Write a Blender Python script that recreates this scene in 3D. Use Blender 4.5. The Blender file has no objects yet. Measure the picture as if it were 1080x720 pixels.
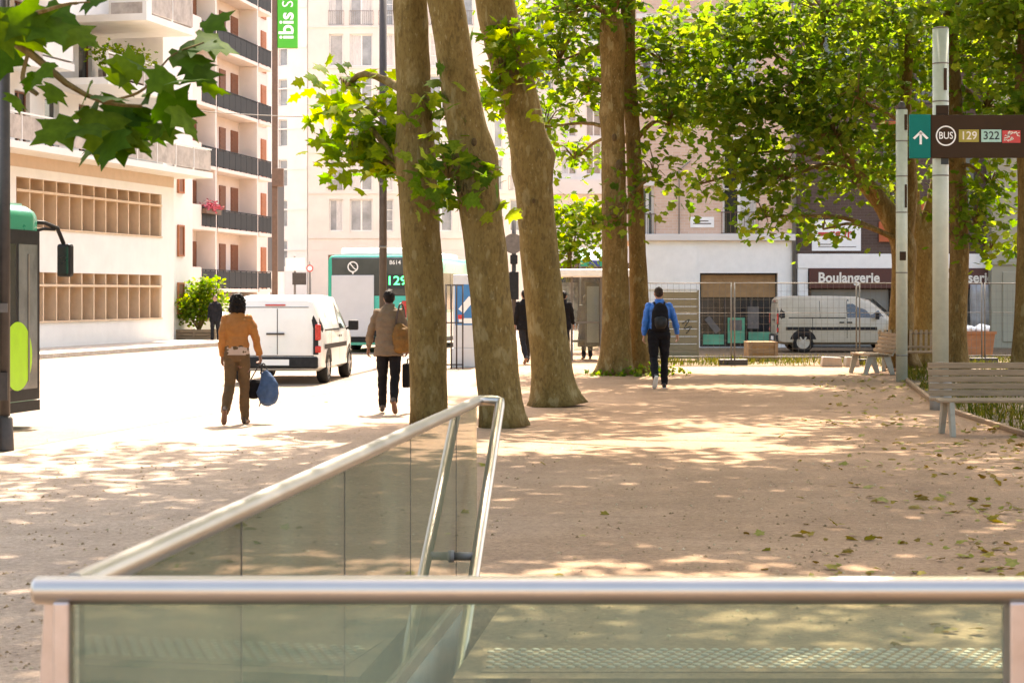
import bpy, math, random
import numpy as np
from mathutils import Vector, Matrix, noise
random.seed(7)
RNG = np.random.default_rng(11)
scene = bpy.context.scene
COL = scene.collection
V = Vector
R = math.radians
F = 2000.0      # focal length in photograph pixels
HZ = 310.0      # row of the horizon
EYE = 1.70      # camera height

def at(px, py, d):
    return V(((px - 540) * d / F, d, EYE - (py - HZ) * d / F))

# ------------------------------------------------------------------ materials
def _nodes(name):
    m = bpy.data.materials.new(name)
    m.use_nodes = True
    nt = m.node_tree
    b = nt.nodes['Principled BSDF']
    return m, nt, b

def mat(name, col, rough=0.6, metal=0.0, var=0.12, scale=6.0, bump=0.0, bscale=40.0, spec=None, col2=None, coat=0.0, stretch=None):
    m, nt, b = _nodes(name)
    N, L = nt.nodes, nt.links
    tc = N.new('ShaderNodeTexCoord')
    src = tc.outputs['Object']
    if stretch:
        mp = N.new('ShaderNodeMapping'); mp.inputs['Scale'].default_value = stretch
        L.new(src, mp.inputs['Vector']); src = mp.outputs['Vector']
    nz = N.new('ShaderNodeTexNoise'); nz.inputs['Scale'].default_value = scale; nz.inputs['Detail'].default_value = 6
    nz.inputs['Roughness'].default_value = 0.65
    L.new(src, nz.inputs['Vector'])
    rp = N.new('ShaderNodeValToRGB')
    a = tuple(c * (1 - var) for c in col)
    z = col2 if col2 else tuple(min(1, c * (1 + var)) for c in col)
    rp.color_ramp.elements[0].color = (*a, 1); rp.color_ramp.elements[0].position = 0.3
    rp.color_ramp.elements[1].color = (*z, 1); rp.color_ramp.elements[1].position = 0.7
    L.new(nz.outputs['Fac'], rp.inputs['Fac'])
    L.new(rp.outputs['Color'], b.inputs['Base Color'])
    b.inputs['Metallic'].default_value = metal
    mr = N.new('ShaderNodeMapRange')
    mr.inputs['To Min'].default_value = max(0.02, rough - 0.1); mr.inputs['To Max'].default_value = min(1, rough + 0.1)
    L.new(nz.outputs['Fac'], mr.inputs['Value']); L.new(mr.outputs['Result'], b.inputs['Roughness'])
    if spec is not None: b.inputs['Specular IOR Level'].default_value = spec
    if coat: b.inputs['Coat Weight'].default_value = coat; b.inputs['Coat Roughness'].default_value = 0.08
    if bump:
        n2 = N.new('ShaderNodeTexNoise'); n2.inputs['Scale'].default_value = bscale; n2.inputs['Detail'].default_value = 5
        L.new(src, n2.inputs['Vector'])
        bp = N.new('ShaderNodeBump'); bp.inputs['Strength'].default_value = bump; bp.inputs['Distance'].default_value = 0.02
        L.new(n2.outputs['Fac'], bp.inputs['Height']); L.new(bp.outputs['Normal'], b.inputs['Normal'])
    return m

def leaf_mat(name, cols, trans=0.45):
    m, nt, b = _nodes(name)
    N, L = nt.nodes, nt.links
    g = N.new('ShaderNodeNewGeometry')
    rp = N.new('ShaderNodeValToRGB')
    els = rp.color_ramp.elements
    while len(els) < len(cols): els.new(0.5)
    for i, c in enumerate(cols):
        els[i].position = i / (len(cols) - 1); els[i].color = (*c, 1)
    L.new(g.outputs['Random Per Island'], rp.inputs['Fac'])
    b.inputs['Roughness'].default_value = 0.6
    b.inputs['Specular IOR Level'].default_value = 0.06
    tc = N.new('ShaderNodeTexCoord'); nz = N.new('ShaderNodeTexNoise'); nz.inputs['Scale'].default_value = 28; nz.inputs['Detail'].default_value = 4
    L.new(tc.outputs['Object'], nz.inputs['Vector'])
    r2 = N.new('ShaderNodeValToRGB'); r2.color_ramp.elements[0].position = .3; r2.color_ramp.elements[0].color = (.68,.72,.6,1); r2.color_ramp.elements[1].position = .7; r2.color_ramp.elements[1].color = (1.2,1.16,1.1,1)
    L.new(nz.outputs['Fac'], r2.inputs['Fac'])
    mc = N.new('ShaderNodeMix'); mc.data_type = 'RGBA'; mc.blend_type = 'MULTIPLY'; mc.inputs['Factor'].default_value = .9
    L.new(rp.outputs['Color'], mc.inputs['A']); L.new(r2.outputs['Color'], mc.inputs['B'])
    class _O: outputs = {'Color': mc.outputs['Result']}
    rp = _O
    L.new(rp.outputs['Color'], b.inputs['Base Color'])
    hs = N.new('ShaderNodeHueSaturation'); hs.inputs['Hue'].default_value = 0.485; hs.inputs['Saturation'].default_value = 1.15
    hs.inputs['Value'].default_value = 2.6
    L.new(rp.outputs['Color'], hs.inputs['Color'])
    t = N.new('ShaderNodeBsdfTranslucent'); L.new(hs.outputs['Color'], t.inputs['Color'])
    mx = N.new('ShaderNodeMixShader'); mx.inputs['Fac'].default_value = trans
    L.new(b.outputs['BSDF'], mx.inputs[1]); L.new(t.outputs['BSDF'], mx.inputs[2])
    L.new(mx.outputs['Shader'], N['Material Output'].inputs['Surface'])
    return m

def glass_mat(name, tint=(0.93, 0.97, 0.94), refl=1.0, rough=0.02, dirt=0.0, dirt_col=(0.5, 0.5, 0.42)):
    m = bpy.data.materials.new(name); m.use_nodes = True
    nt = m.node_tree; N, L = nt.nodes, nt.links
    N.remove(N['Principled BSDF'])
    tr = N.new('ShaderNodeBsdfTransparent'); tr.inputs['Color'].default_value = (*tint, 1)
    gl = N.new('ShaderNodeBsdfGlossy'); gl.inputs['Roughness'].default_value = rough
    lw = N.new('ShaderNodeFresnel'); lw.inputs['IOR'].default_value = 1.5
    ml = N.new('ShaderNodeMath'); ml.operation = 'MULTIPLY'; ml.inputs[1].default_value = refl; ml.use_clamp = True
    L.new(lw.outputs['Fac'], ml.inputs[0])
    mx = N.new('ShaderNodeMixShader'); L.new(ml.outputs[0], mx.inputs['Fac'])
    L.new(tr.outputs[0], mx.inputs[1]); L.new(gl.outputs[0], mx.inputs[2])
    out = mx.outputs[0]
    if dirt:
        df = N.new('ShaderNodeBsdfDiffuse'); df.inputs['Color'].default_value = (*dirt_col, 1)
        tc = N.new('ShaderNodeTexCoord'); nz = N.new('ShaderNodeTexNoise'); nz.inputs['Scale'].default_value = 2.2; nz.inputs['Detail'].default_value = 8
        L.new(tc.outputs['Object'], nz.inputs['Vector'])
        mr = N.new('ShaderNodeMapRange'); mr.inputs['From Min'].default_value = 0.3; mr.inputs['From Max'].default_value = 0.75
        mr.inputs['To Min'].default_value = dirt * 0.6; mr.inputs['To Max'].default_value = dirt * 1.4
        L.new(nz.outputs['Fac'], mr.inputs['Value'])
        m2 = N.new('ShaderNodeMixShader'); L.new(mr.outputs['Result'], m2.inputs['Fac'])
        L.new(out, m2.inputs[1]); L.new(df.outputs[0], m2.inputs[2]); out = m2.outputs[0]
    L.new(out, N['Material Output'].inputs['Surface'])
    return m

# ------------------------------------------------------------------ mesh builder
class MB:
    def __init__(s): s.v = []; s.f = []; s.m = []; s.sm = []
    def add(s, vs, fs, m=0, smooth=False):
        o = len(s.v); s.v.extend([tuple(x) for x in vs])
        for f in fs: s.f.append(tuple(o + i for i in f)); s.m.append(m); s.sm.append(smooth)
    def box(s, lo, hi, m=0):
        (a, b, c), (d, e, f) = lo, hi
        s.add([(a,b,c),(d,b,c),(d,e,c),(a,e,c),(a,b,f),(d,b,f),(d,e,f),(a,e,f)],
              [(3,2,1,0),(4,5,6,7),(0,1,5,4),(1,2,6,5),(2,3,7,6),(3,0,4,7)], m)
    def cbox(s, c, sz, m=0, rot=None):
        c = V(c); h = V(sz) / 2
        vs = [V((x*h.x, y*h.y, z*h.z)) for z in (-1,1) for x, y in ((-1,-1),(1,-1),(1,1),(-1,1))]
        if rot is not None: vs = [rot @ v for v in vs]
        s.add([v + c for v in vs], [(3,2,1,0),(4,5,6,7),(0,1,5,4),(1,2,6,5),(2,3,7,6),(3,0,4,7)], m)
    def bar(s, p, q, w, h, m=0, up=(0,0,1)):
        p, q = V(p), V(q); d = (q - p).normalized(); up = V(up)
        if abs(d.dot(up)) > 0.98: up = V((0,1,0)) if abs(d.y) < .9 else V((1,0,0))
        a = d.cross(up).normalized(); b = a.cross(d)
        a = a * w / 2; b = b * h / 2
        s.add([p-a-b, p+a-b, p+a+b, p-a+b, q-a-b, q+a-b, q+a+b, q-a+b],
              [(0,1,2,3),(7,6,5,4),(4,5,1,0),(5,6,2,1),(6,7,3,2),(7,4,0,3)], m)
    def tube(s, pts, rad, n=10, m=0, smooth=True, ref=None, caps=True):
        pts = [V(p) for p in pts]; k = len(pts)
        if not isinstance(rad, (list, tuple)): rad = [rad] * k
        o = len(s.v); a = None
        for i, p in enumerate(pts):
            t = (pts[min(i+1, k-1)] - pts[max(i-1, 0)])
            t = t.normalized() if t.length > 1e-9 else V((0,0,1))
            if ref is not None: a0 = V(ref)
            elif a is None: a0 = V((1,0,0)) if abs(t.x) < 0.8 else V((0,1,0))
            else: a0 = a
            a = (a0 - t * a0.dot(t)).normalized(); b = t.cross(a)
            r = rad[i]; rx, ry = r if isinstance(r, (list, tuple)) else (r, r)
            for j in range(n):
                th = 2 * math.pi * j / n
                s.v.append(tuple(p + a * (rx * math.cos(th)) + b * (ry * math.sin(th))))
        for i in range(k - 1):
            for j in range(n):
                j2 = (j + 1) % n
                s.f.append((o+i*n+j, o+i*n+j2, o+(i+1)*n+j2, o+(i+1)*n+j)); s.m.append(m); s.sm.append(smooth)
        if caps:
            s.f.append(tuple(o + j for j in reversed(range(n)))); s.m.append(m); s.sm.append(False)
            s.f.append(tuple(o + (k-1)*n + j for j in range(n))); s.m.append(m); s.sm.append(False)
    def ell(s, c, r, m=0, rot=None, nu=14, nv=9, smooth=True):
        c = V(c); r = (r, r, r) if not isinstance(r, (list, tuple)) else r
        vs = [V((0,0,-r[2]))]
        for i in range(1, nv):
            ph = -math.pi/2 + math.pi*i/nv
            for j in range(nu):
                th = 2*math.pi*j/nu
                vs.append(V((r[0]*math.cos(ph)*math.cos(th), r[1]*math.cos(ph)*math.sin(th), r[2]*math.sin(ph))))
        vs.append(V((0,0,r[2])))
        if rot is not None: vs = [rot @ v for v in vs]
        fs = []
        for j in range(nu): fs.append((0, 1+(j+1)%nu, 1+j))
        for i in range(nv-2):
            for j in range(nu):
                a, b = 1+i*nu+j, 1+i*nu+(j+1)%nu
                fs.append((a, b, b+nu, a+nu))
        L = len(vs)-1
        for j in range(nu): fs.append((L, 1+(nv-2)*nu+j, 1+(nv-2)*nu+(j+1)%nu))
        s.add([v + c for v in vs], fs, m, smooth)
    def prism(s, pts, ext, m=0):
        pts = [V(p) for p in pts]; e = V(ext); n = len(pts)
        nrm = V((0,0,0))
        for i in range(n): nrm += pts[i].cross(pts[(i+1) % n])
        if nrm.dot(e) > 0: pts = pts[::-1]
        s.add(pts + [p + e for p in pts], [tuple(range(n)), tuple(range(2*n-1, n-1, -1))] +
              [(i, i+n, (i+1)%n+n, (i+1)%n) for i in range(n)], m)
    def quad(s, a, b, c, d, m=0): s.add([a, b, c, d], [(0,1,2,3)], m)
    def loft(s, rings, m=0, smooth=True, caps=True):
        o = len(s.v); n = len(rings[0])
        for r in rings: s.v.extend([tuple(p) for p in r])
        for i in range(len(rings)-1):
            for j in range(n):
                j2 = (j+1) % n
                s.f.append((o+i*n+j, o+i*n+j2, o+(i+1)*n+j2, o+(i+1)*n+j)); s.m.append(m); s.sm.append(smooth)
        if caps:
            s.f.append(tuple(o+j for j in reversed(range(n)))); s.m.append(m); s.sm.append(smooth)
            s.f.append(tuple(o+(len(rings)-1)*n+j for j in range(n))); s.m.append(m); s.sm.append(smooth)
    def text(s, txt, size, org, ux, uy, ext=0.004, m=0, bold=0.0, align='CENTER', sx=1.0):
        cu = bpy.data.curves.new('lettering_curve', 'FONT'); cu.body = txt; cu.size = 1.0; cu.align_x = align; cu.align_y = 'CENTER'
        cu.offset = bold; cu.extrude = 0.0; cu.resolution_u = 3
        ob = bpy.data.objects.new('lettering_tmp', cu); COL.objects.link(ob)
        dg = bpy.context.evaluated_depsgraph_get()
        me = bpy.data.meshes.new_from_object(ob.evaluated_get(dg))
        ux, uy, org = V(ux).normalized(), V(uy).normalized(), V(org); n = ux.cross(uy)
        k = len(me.vertices)
        vs = [org + ux * (v.co.x*size*sx) + uy * (v.co.y*size) + n*ext for v in me.vertices]
        s.add(vs, [tuple(p.vertices) for p in me.polygons], m)
        bpy.data.objects.remove(ob); bpy.data.curves.remove(cu); bpy.data.meshes.remove(me)
    def mesh(s, name, mats, sharp=None):
        me = bpy.data.meshes.new(name)
        me.from_pydata(s.v, [], s.f)
        if not isinstance(mats, (list, tuple)): mats = [mats]
        for mm in mats: me.materials.append(mm)
        me.polygons.foreach_set('material_index', s.m)
        me.polygons.foreach_set('use_smooth', s.sm)
        me.update()
        if sharp: me.set_sharp_from_angle(angle=R(sharp))
        return me
    def build(s, name, mats, parent=None, bevel=0.0, sharp=None, seg=2):
        return link(name, s.mesh(name, mats, sharp), parent, bevel, seg)

def link(name, me, parent=None, bevel=0.0, seg=2):
    o = bpy.data.objects.new(name, me); COL.objects.link(o)
    if parent is not None: o.parent = parent
    if bevel:
        b = o.modifiers.new('edge', 'BEVEL'); b.width = bevel; b.segments = seg; b.limit_method = 'ANGLE'; b.angle_limit = R(40)
        b.harden_normals = False
    return o

def tag(o, label=None, cat=None, group=None, kind=None):
    if label: o['label'] = label
    if cat: o['category'] = cat
    if group: o['group'] = group
    if kind: o['kind'] = kind
    return o

def thing(name, loc, rz=0.0, label=None, cat=None, group=None):
    o = bpy.data.objects.new(name, None); COL.objects.link(o)
    o.location = loc; o.rotation_euler = (0, 0, rz); o.empty_display_size = 0.3
    return tag(o, label, cat, group)

def dup(root, loc=None, rz=None):
    def rec(o, p):
        c = o.copy(); COL.objects.link(c)
        if p is not None: c.parent = p
        for ch in list(o.children): rec(ch, c)
        return c
    r = rec(root, None)
    if loc is not None: r.location = loc
    if rz is not None: r.rotation_euler = (0, 0, rz)
    return r

def remesh(mb, voxel, smooth=4, wrinkle=0.0, wscale=9.0, stretch=1.0):
    me = mb.mesh('tmp', [])
    o = bpy.data.objects.new('tmp', me); COL.objects.link(o)
    r = o.modifiers.new('r', 'REMESH'); r.mode = 'VOXEL'; r.voxel_size = voxel
    if smooth:
        sm = o.modifiers.new('s', 'SMOOTH'); sm.iterations = smooth; sm.factor = 0.5
    dg = bpy.context.evaluated_depsgraph_get()
    out = bpy.data.meshes.new_from_object(o.evaluated_get(dg))
    bpy.data.objects.remove(o)
    if wrinkle:
        nr = [v.normal.copy() for v in out.vertices]
        for v, n in zip(out.vertices, nr):
            c = v.co
            q = noise.noise(V((c.x*wscale, c.y*wscale, c.z*wscale*stretch))) + .5*noise.noise(V((c.x*wscale*2.3+7, c.y*wscale*2.3, c.z*wscale*2.3*stretch)))
            v.co = c + n * (q * wrinkle)
    out.polygons.foreach_set('use_smooth', [True]*len(out.polygons))
    out.update()
    return out

def rlink(name, mb, m, parent, voxel, smooth=4, **k):
    me = remesh(mb, voxel, smooth, **k); me.materials.clear(); me.materials.append(m); me.name = name
    return link(name, me, parent)

def spline(pts, n):
    """Catmull-Rom through tuples of any length"""
    P = [np.array(p, float) for p in pts]; P = [2*P[0]-P[1]] + P + [2*P[-1]-P[-2]]
    out = []
    segs = len(P) - 3
    for i in range(n + 1):
        t = i / n * segs; k = min(int(t), segs-1); t -= k
        a, b, c, d = P[k:k+4]
        out.append(0.5*((2*b) + (c-a)*t + (2*a-5*b+4*c-d)*t*t + (3*b-a-3*c+d)*t**3))
    return out

# ------------------------------------------------------------------ leaves
LEAF_FAR = (np.array([(0,0,0),(.5,.12,-.08),(.27,.36,-.03),(.46,.68,-.1),(0,1,-.12),(-.46,.68,-.1),(-.27,.36,-.03),(-.5,.12,-.08)]),
            [(0,1,2,3,4),(0,4,5,6,7)])
_h = [(.0,.0),(.2,-.05),(.5,.04),(.36,.18),(.44,.27),(.68,.46),(.44,.48),(.25,.55),(.3,.7),(.14,.76),(0,1)]
_lv = [(x, y, -.16*abs(x)-.14*y*y) for x, y in _h] + [(-x, y, -.16*abs(x)-.14*y*y) for x, y in _h[1:-1][::-1]]
LEAF_NEAR = (np.array(_lv), [tuple(range(0, 11)), tuple([0] + list(range(10, 20)))])

def leaf_mesh(name, pos, nrm, dr, size, tmpl, m):
    T, faces = tmpl
    n = len(pos); k = len(T)
    nrm = nrm / np.linalg.norm(nrm, axis=1, keepdims=True)
    t = dr - (dr*nrm).sum(1, keepdims=True)*nrm
    t /= np.maximum(np.linalg.norm(t, axis=1, keepdims=True), 1e-6)
    b = np.cross(t, nrm)
    vs = pos[:, None, :] + size[:, None, None]*(T[None, :, 0:1]*b[:, None, :] + T[None, :, 1:2]*t[:, None, :] + T[None, :, 2:3]*nrm[:, None, :])
    vs = vs.reshape(-1, 3)
    loops = np.concatenate([np.array(f) for f in faces]); lens = np.array([len(f) for f in faces])
    li = (loops[None, :] + (np.arange(n)*k)[:, None]).ravel()
    tot = np.tile(lens, n); st = np.concatenate([[0], np.cumsum(tot)[:-1]])
    me = bpy.data.meshes.new(name)
    me.vertices.add(len(vs)); me.vertices.foreach_set('co', vs.ravel().astype(np.float32))
    me.loops.add(len(li)); me.loops.foreach_set('vertex_index', li.astype(np.int32))
    me.polygons.add(len(tot)); me.polygons.foreach_set('loop_start', st.astype(np.int32))
    me.update(calc_edges=True); me.validate()
    me.materials.append(m)
    return me

def cloud(blobs, per=14, size=.2, spread=.38, droop=.5):
    """blobs: (x,y,z,rx,ry,rz,clumps). Leaves sit in sprays around twig ends."""
    P, Nn, D, S, tips = [], [], [], [], []
    for (x, y, z, rx, ry, rz, nc) in blobs:
        d = RNG.normal(size=(nc, 3)); d /= np.linalg.norm(d, axis=1, keepdims=True)
        rr = RNG.random((nc, 1))**0.42
        C = np.array([x, y, z]) + d*rr*np.array([rx, ry, rz])
        tips.append(C)
        for c, dd in zip(C, d):
            k = max(3, int(per*RNG.uniform(.5, 1.5)))
            o = RNG.normal(size=(k, 3))*np.array([spread, spread, spread*.45])
            o[:, 2] -= .35*np.abs(o[:, 0])*droop
            P.append(c + o)
            nn = RNG.normal(size=(k, 3))*.55; nn[:, 2] += .8
            Nn.append(nn)
            q = o/ (np.linalg.norm(o, axis=1, keepdims=True)+1e-6) + dd*.5 + RNG.normal(size=(k, 3))*.4; q[:, 2] -= droop
            D.append(q)
            S.append(size*RNG.uniform(.6, 1.25, k))
    return np.concatenate(P), np.concatenate(Nn), np.concatenate(D), np.concatenate(S), tips

def bark_tube(mb, ctrl, n=26, seg=40, burl=(), rough=.02, flare=0):
    """ctrl: (x,y,z,r). Uneven trunk with swellings and a flared foot."""
    pts = spline(ctrl, seg)
    rings = []; sd = random.uniform(0, 50)
    for i, (x, y, z, r) in enumerate(pts):
        q = pts[min(i+1, seg)][:3] - pts[max(i-1, 0)][:3]
        t = V(q).normalized(); a0 = V((1,0,0)); a = (a0 - t*a0.dot(t)).normalized(); b = t.cross(a)
        ring = []
        for j in range(n):
            th = 2*math.pi*j/n
            u = a*math.cos(th) + b*math.sin(th)
            rr = r*(1 + .09*noise.noise(V((math.cos(th)*1.1+sd, math.sin(th)*1.1, z*.55))) + .05*noise.noise(V((math.cos(th)*3+sd, math.sin(th)*3, z*2.1))))
            rr += rough*noise.noise(V((math.cos(th)*5+sd, math.sin(th)*5, z*4)))*.6
            if flare:
                h = max(0, z - pts[0][2])
                rr *= 1 + flare*math.exp(-h/.22)*(1 + .35*math.sin(th*5+sd) + .2*math.sin(th*3+1+sd))
            for (bz, bth, amp, wd) in burl:
                dth = (th - bth + math.pi) % (2*math.pi) - math.pi
                rr += amp*math.exp(-((z-bz)/wd)**2 - (dth/.75)**2)
            ring.append(V((x, y, z)) + u*rr)
        rings.append(ring)
    mb.loft(rings, smooth=True)
# ------------------------------------------------------------------ camera, light
cam = bpy.data.cameras.new('camera'); co = bpy.data.objects.new('camera', cam); COL.objects.link(co)
co.location = (0, 0, EYE); co.rotation_euler = (math.pi/2, 0, 0)
cam.sensor_width = 36; cam.lens = 36*F/1080; cam.shift_y = -(360-HZ)/1080
cam.clip_start = .1; cam.clip_end = 2000
cam.dof.use_dof = True; cam.dof.focus_distance = 27; cam.dof.aperture_fstop = 9.0
scene.camera = co
SUN_AZ, SUN_EL = R(6), R(57)      # azimuth from +Y towards +X
sd = V((math.sin(SUN_AZ)*math.cos(SUN_EL), math.cos(SUN_AZ)*math.cos(SUN_EL), math.sin(SUN_EL)))
sl = bpy.data.lights.new('sun', 'SUN'); so = bpy.data.objects.new('sun', sl); COL.objects.link(so)
sl.energy = 3.9; sl.angle = R(.55); sl.color = (1, .97, .92)
so.rotation_euler = sd.to_track_quat('Z', 'Y').to_euler(); so.location = (-20, 30, 40)
w = bpy.data.worlds.new('World'); scene.world = w; w.use_nodes = True
nt = w.node_tree; bg = nt.nodes['Background']
sk = nt.nodes.new('ShaderNodeTexSky'); sk.sky_type = 'NISHITA'; sk.sun_disc = False
sk.sun_elevation = SUN_EL; sk.sun_rotation = SUN_AZ; sk.dust_density = 3.5; sk.air_density = 1.0; sk.ozone_density = .6
nt.links.new(sk.outputs[0], bg.inputs['Color']); bg.inputs['Strength'].default_value = .15
vs = scene.view_settings
scene.display_settings.display_device = 'sRGB'
vs.view_transform = 'Standard'; vs.look = 'None'; vs.gamma = 1; vs.use_curve_mapping = False
vs.exposure = 2.2
try:
    vs.use_white_balance = True; vs.white_balance_temperature = 7700; vs.white_balance_tint = 13
except Exception: pass
scene.render.engine = 'CYCLES'
cy = scene.cycles
cy.max_bounces = 8; cy.transparent_max_bounces = 24; cy.diffuse_bounces = 4; cy.glossy_bounces = 4
cy.use_denoising = True; cy.caustics_reflective = False; cy.caustics_refractive = False
cy.sample_clamp_indirect = 8

# ------------------------------------------------------------------ materials
M = {}
def defm(k, *a, **kw): M[k] = mat(k, *a, **kw)
def ground_mat(name, cols, west=None, grit=1.0, patch=.46):
    m, nt, b = _nodes(name)
    N, L = nt.nodes, nt.links
    tc = N.new('ShaderNodeTexCoord')
    def nz(sc, det=5, ro=.6):
        n = N.new('ShaderNodeTexNoise'); n.inputs['Scale'].default_value = sc; n.inputs['Detail'].default_value = det
        n.inputs['Roughness'].default_value = ro; L.new(tc.outputs['Object'], n.inputs['Vector']); return n.outputs['Fac']
    def ramp(fac, els):
        r = N.new('ShaderNodeValToRGB'); e = r.color_ramp.elements
        while len(e) < len(els): e.new(.5)
        for i, (p, c) in enumerate(els): e[i].position = p; e[i].color = (*c, 1)
        L.new(fac, r.inputs['Fac']); return r.outputs['Color']
    def mixc(kind, f, a, c):
        x = N.new('ShaderNodeMix'); x.data_type = 'RGBA'; x.blend_type = kind
        if isinstance(f, float): x.inputs['Factor'].default_value = f
        else: L.new(f, x.inputs['Factor'])
        L.new(a, x.inputs['A']); L.new(c, x.inputs['B']); return x.outputs['Result']
    base = ramp(nz(.45, 7, .6), [(.25, cols[0]), (.5, cols[1]), (.75, cols[2])])
    if west:
        sp = N.new('ShaderNodeSeparateXYZ'); L.new(tc.outputs['Object'], sp.inputs[0])
        ad = N.new('ShaderNodeMath'); ad.operation = 'MULTIPLY_ADD'; ad.inputs[1].default_value = 3.0; L.new(nz(.3, 3), ad.inputs[0]); L.new(sp.outputs['X'], ad.inputs[2])
        mr = N.new('ShaderNodeMapRange'); mr.interpolation_type = 'SMOOTHSTEP'; mr.inputs['From Min'].default_value = -2.6; mr.inputs['From Max'].default_value = 3.2; L.new(ad.outputs[0], mr.inputs['Value'])
        base = mixc('MIX', mr.outputs['Result'], ramp(nz(.6, 6, .6), [(.25, west[0]), (.5, west[1]), (.75, west[2])]), base)
    g = ramp(nz(26, 4, .85), [(.26, (.30,.27,.25)), (.42, (.85,.83,.82)), (.58, (1.08,1.07,1.06)), (.76, (1.8,1.7,1.6))])
    base = mixc('MULTIPLY', grit, base, g)
    g2 = ramp(nz(14, 4, .7), [(.3, (.78,.76,.74)), (.6, (1.08,1.08,1.08))])
    base = mixc('MULTIPLY', .8, base, g2)
    g3 = ramp(nz(1.6, 6, .7), [(.32, (.8,.78,.76)), (.55, (1,1,1)), (.72, (1.1,1.1,1.1))])
    base = mixc('MULTIPLY', patch*2, base, g3)
    L.new(base, b.inputs['Base Color']); b.inputs['Roughness'].default_value = .88; b.inputs['Specular IOR Level'].default_value = .3
    bp = N.new('ShaderNodeBump'); bp.inputs['Strength'].default_value = .5; bp.inputs['Distance'].default_value = .012
    L.new(nz(70, 4, .7), bp.inputs['Height']); L.new(bp.outputs['Normal'], b.inputs['Normal'])
    return m
M['plaza'] = ground_mat('sandy_asphalt', [(.26,.155,.086), (.33,.203,.116), (.39,.25,.152)], west=[(.35,.265,.205), (.41,.315,.245), (.46,.36,.285)])
M['road'] = ground_mat('worn_asphalt', [(.22,.17,.13), (.27,.21,.16), (.31,.25,.195)], grit=.8)
M['soil'] = ground_mat('leafy_soil', [(.10,.07,.04), (.15,.105,.06), (.20,.14,.085)])
M['pave'] = ground_mat('concrete_paving', [(.36,.33,.29), (.42,.385,.34), (.46,.42,.375)], grit=.6)
defm('kerb', (.36,.30,.24), .8, var=.15, scale=5, bump=.3)
defm('concrete', (.36,.34,.31), .85, var=.2, scale=3, bump=.3)
defm('white_plaster', (.74,.71,.66), .85, var=.06, scale=1.2, bump=.15)
defm('pink_plaster', (.71,.635,.585), .85, var=.06, scale=1.0, bump=.15)
defm('cream_stone', (.66,.595,.53), .85, var=.06, scale=.8, bump=.1)
defm('pale_stone', (.72,.68,.63), .85, var=.06, scale=.8, bump=.1)
defm('tan_panel', (.33,.20,.105), .75, var=.1, scale=2.5)
defm('fin_tan', (.62,.45,.30), .75, var=.1, scale=2.5)
defm('beige_band', (.56,.42,.31), .8, var=.06, scale=3)
defm('slate_clad', (.085,.08,.08), .6, var=.15, scale=4)
defm('shutter_brown', (.20,.075,.035), .6, var=.2, scale=5)
defm('shutter_orange', (.36,.12,.045), .6, var=.2, scale=5)
defm('dark_rail', (.022,.026,.030), .6, var=.2, scale=6, spec=.2)
defm('grey_glass_rail', (.40,.34,.29), .5, var=.3, scale=2.5, spec=.2)
defm('pane_sky', (.27,.28,.285), .12, var=.35, scale=1.1, spec=.7)  # pale base colour paints in the sky mirrored by far panes
defm('pane', (.16,.17,.17), .08, var=.5, scale=1.1, spec=.9)
defm('pane_dark', (.03,.03,.03), .08, var=.5, scale=1.5, spec=.8)
defm('curtain', (.55,.53,.50), .6, var=.3, scale=7, stretch=(1,6,.4))
defm('white_paint', (.86,.84,.79), .45, var=.05, scale=4)
defm('white_frame', (.72,.70,.66), .5, var=.06, scale=6)
defm('steel', (.46,.42,.37), .36, 1.0, var=.06, scale=3)
defm('steel_post', (.50,.42,.37), .42, .9, var=.12, scale=14)
defm('dark_metal', (.055,.045,.04), .5, .3, var=.25, scale=8)
defm('brown_metal', (.13,.075,.05), .5, .2, var=.2, scale=6)
defm('galv', (.17,.155,.135), .6, .1, var=.2, scale=9)
defm('pole_pale', (.46,.48,.385), .5, .15, var=.12, scale=5, bump=.1)
defm('black_plastic', (.025,.025,.026), .5, var=.3, scale=12, spec=.12)
defm('rubber', (.022,.021,.02), .8, var=.3, scale=20, spec=.12)
defm('wood_grey', (.27,.19,.115), .75, var=.3, scale=5, bump=.3, stretch=(.6,8,8))
defm('wood_brown', (.28,.17,.09), .75, var=.3, scale=5, bump=.3, stretch=(.6,8,8))
defm('bench_metal', (.30,.27,.21), .6, .0, var=.15, scale=10)
defm('sign_brown', (.052,.032,.020), .75, var=.1, scale=3, spec=.1)
defm('sign_teal', (.0,.17,.145), .7, var=.05, scale=3, spec=.15)
defm('sign_white', (.85,.85,.83), .5, var=.02)
defm('sign_olive', (.34,.28,.03), .5, var=.04)
defm('sign_mint', (.35,.58,.50), .5, var=.04)
defm('sign_red', (.55,.045,.04), .5, var=.06)
defm('ink', (.02,.03,.03), .6, var=.1)
defm('hotel_green', (.035,.42,.012), .45, var=.04)
defm('bus_green', (.01,.44,.30), .3, var=.05, coat=.5)
defm('bus_dark_green', (.0,.20,.12), .3, var=.05, coat=.5)
defm('bus_white', (.72,.73,.71), .3, var=.04, coat=.5)
defm('bus_panel', (.60,.62,.64), .45, var=.05, scale=2)
defm('bus_glass', (.035,.04,.037), .06, var=.5, scale=.8, spec=1.0)
defm('lime', (.32,.62,.01), .4, var=.08)
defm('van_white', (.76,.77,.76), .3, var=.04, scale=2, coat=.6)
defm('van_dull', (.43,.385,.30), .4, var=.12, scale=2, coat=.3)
defm('lamp_red', (.50,.02,.015), .25, var=.2, scale=14, coat=.5)
defm('lamp_clear', (.65,.63,.58), .2, var=.2, scale=14, coat=.5)
defm('rim', (.45,.45,.44), .35, .8, var=.1)
defm('skin_brown', (.17,.075,.042), .5, var=.1, scale=9)
defm('skin_tan', (.34,.17,.105), .5, var=.1, scale=9)
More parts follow.
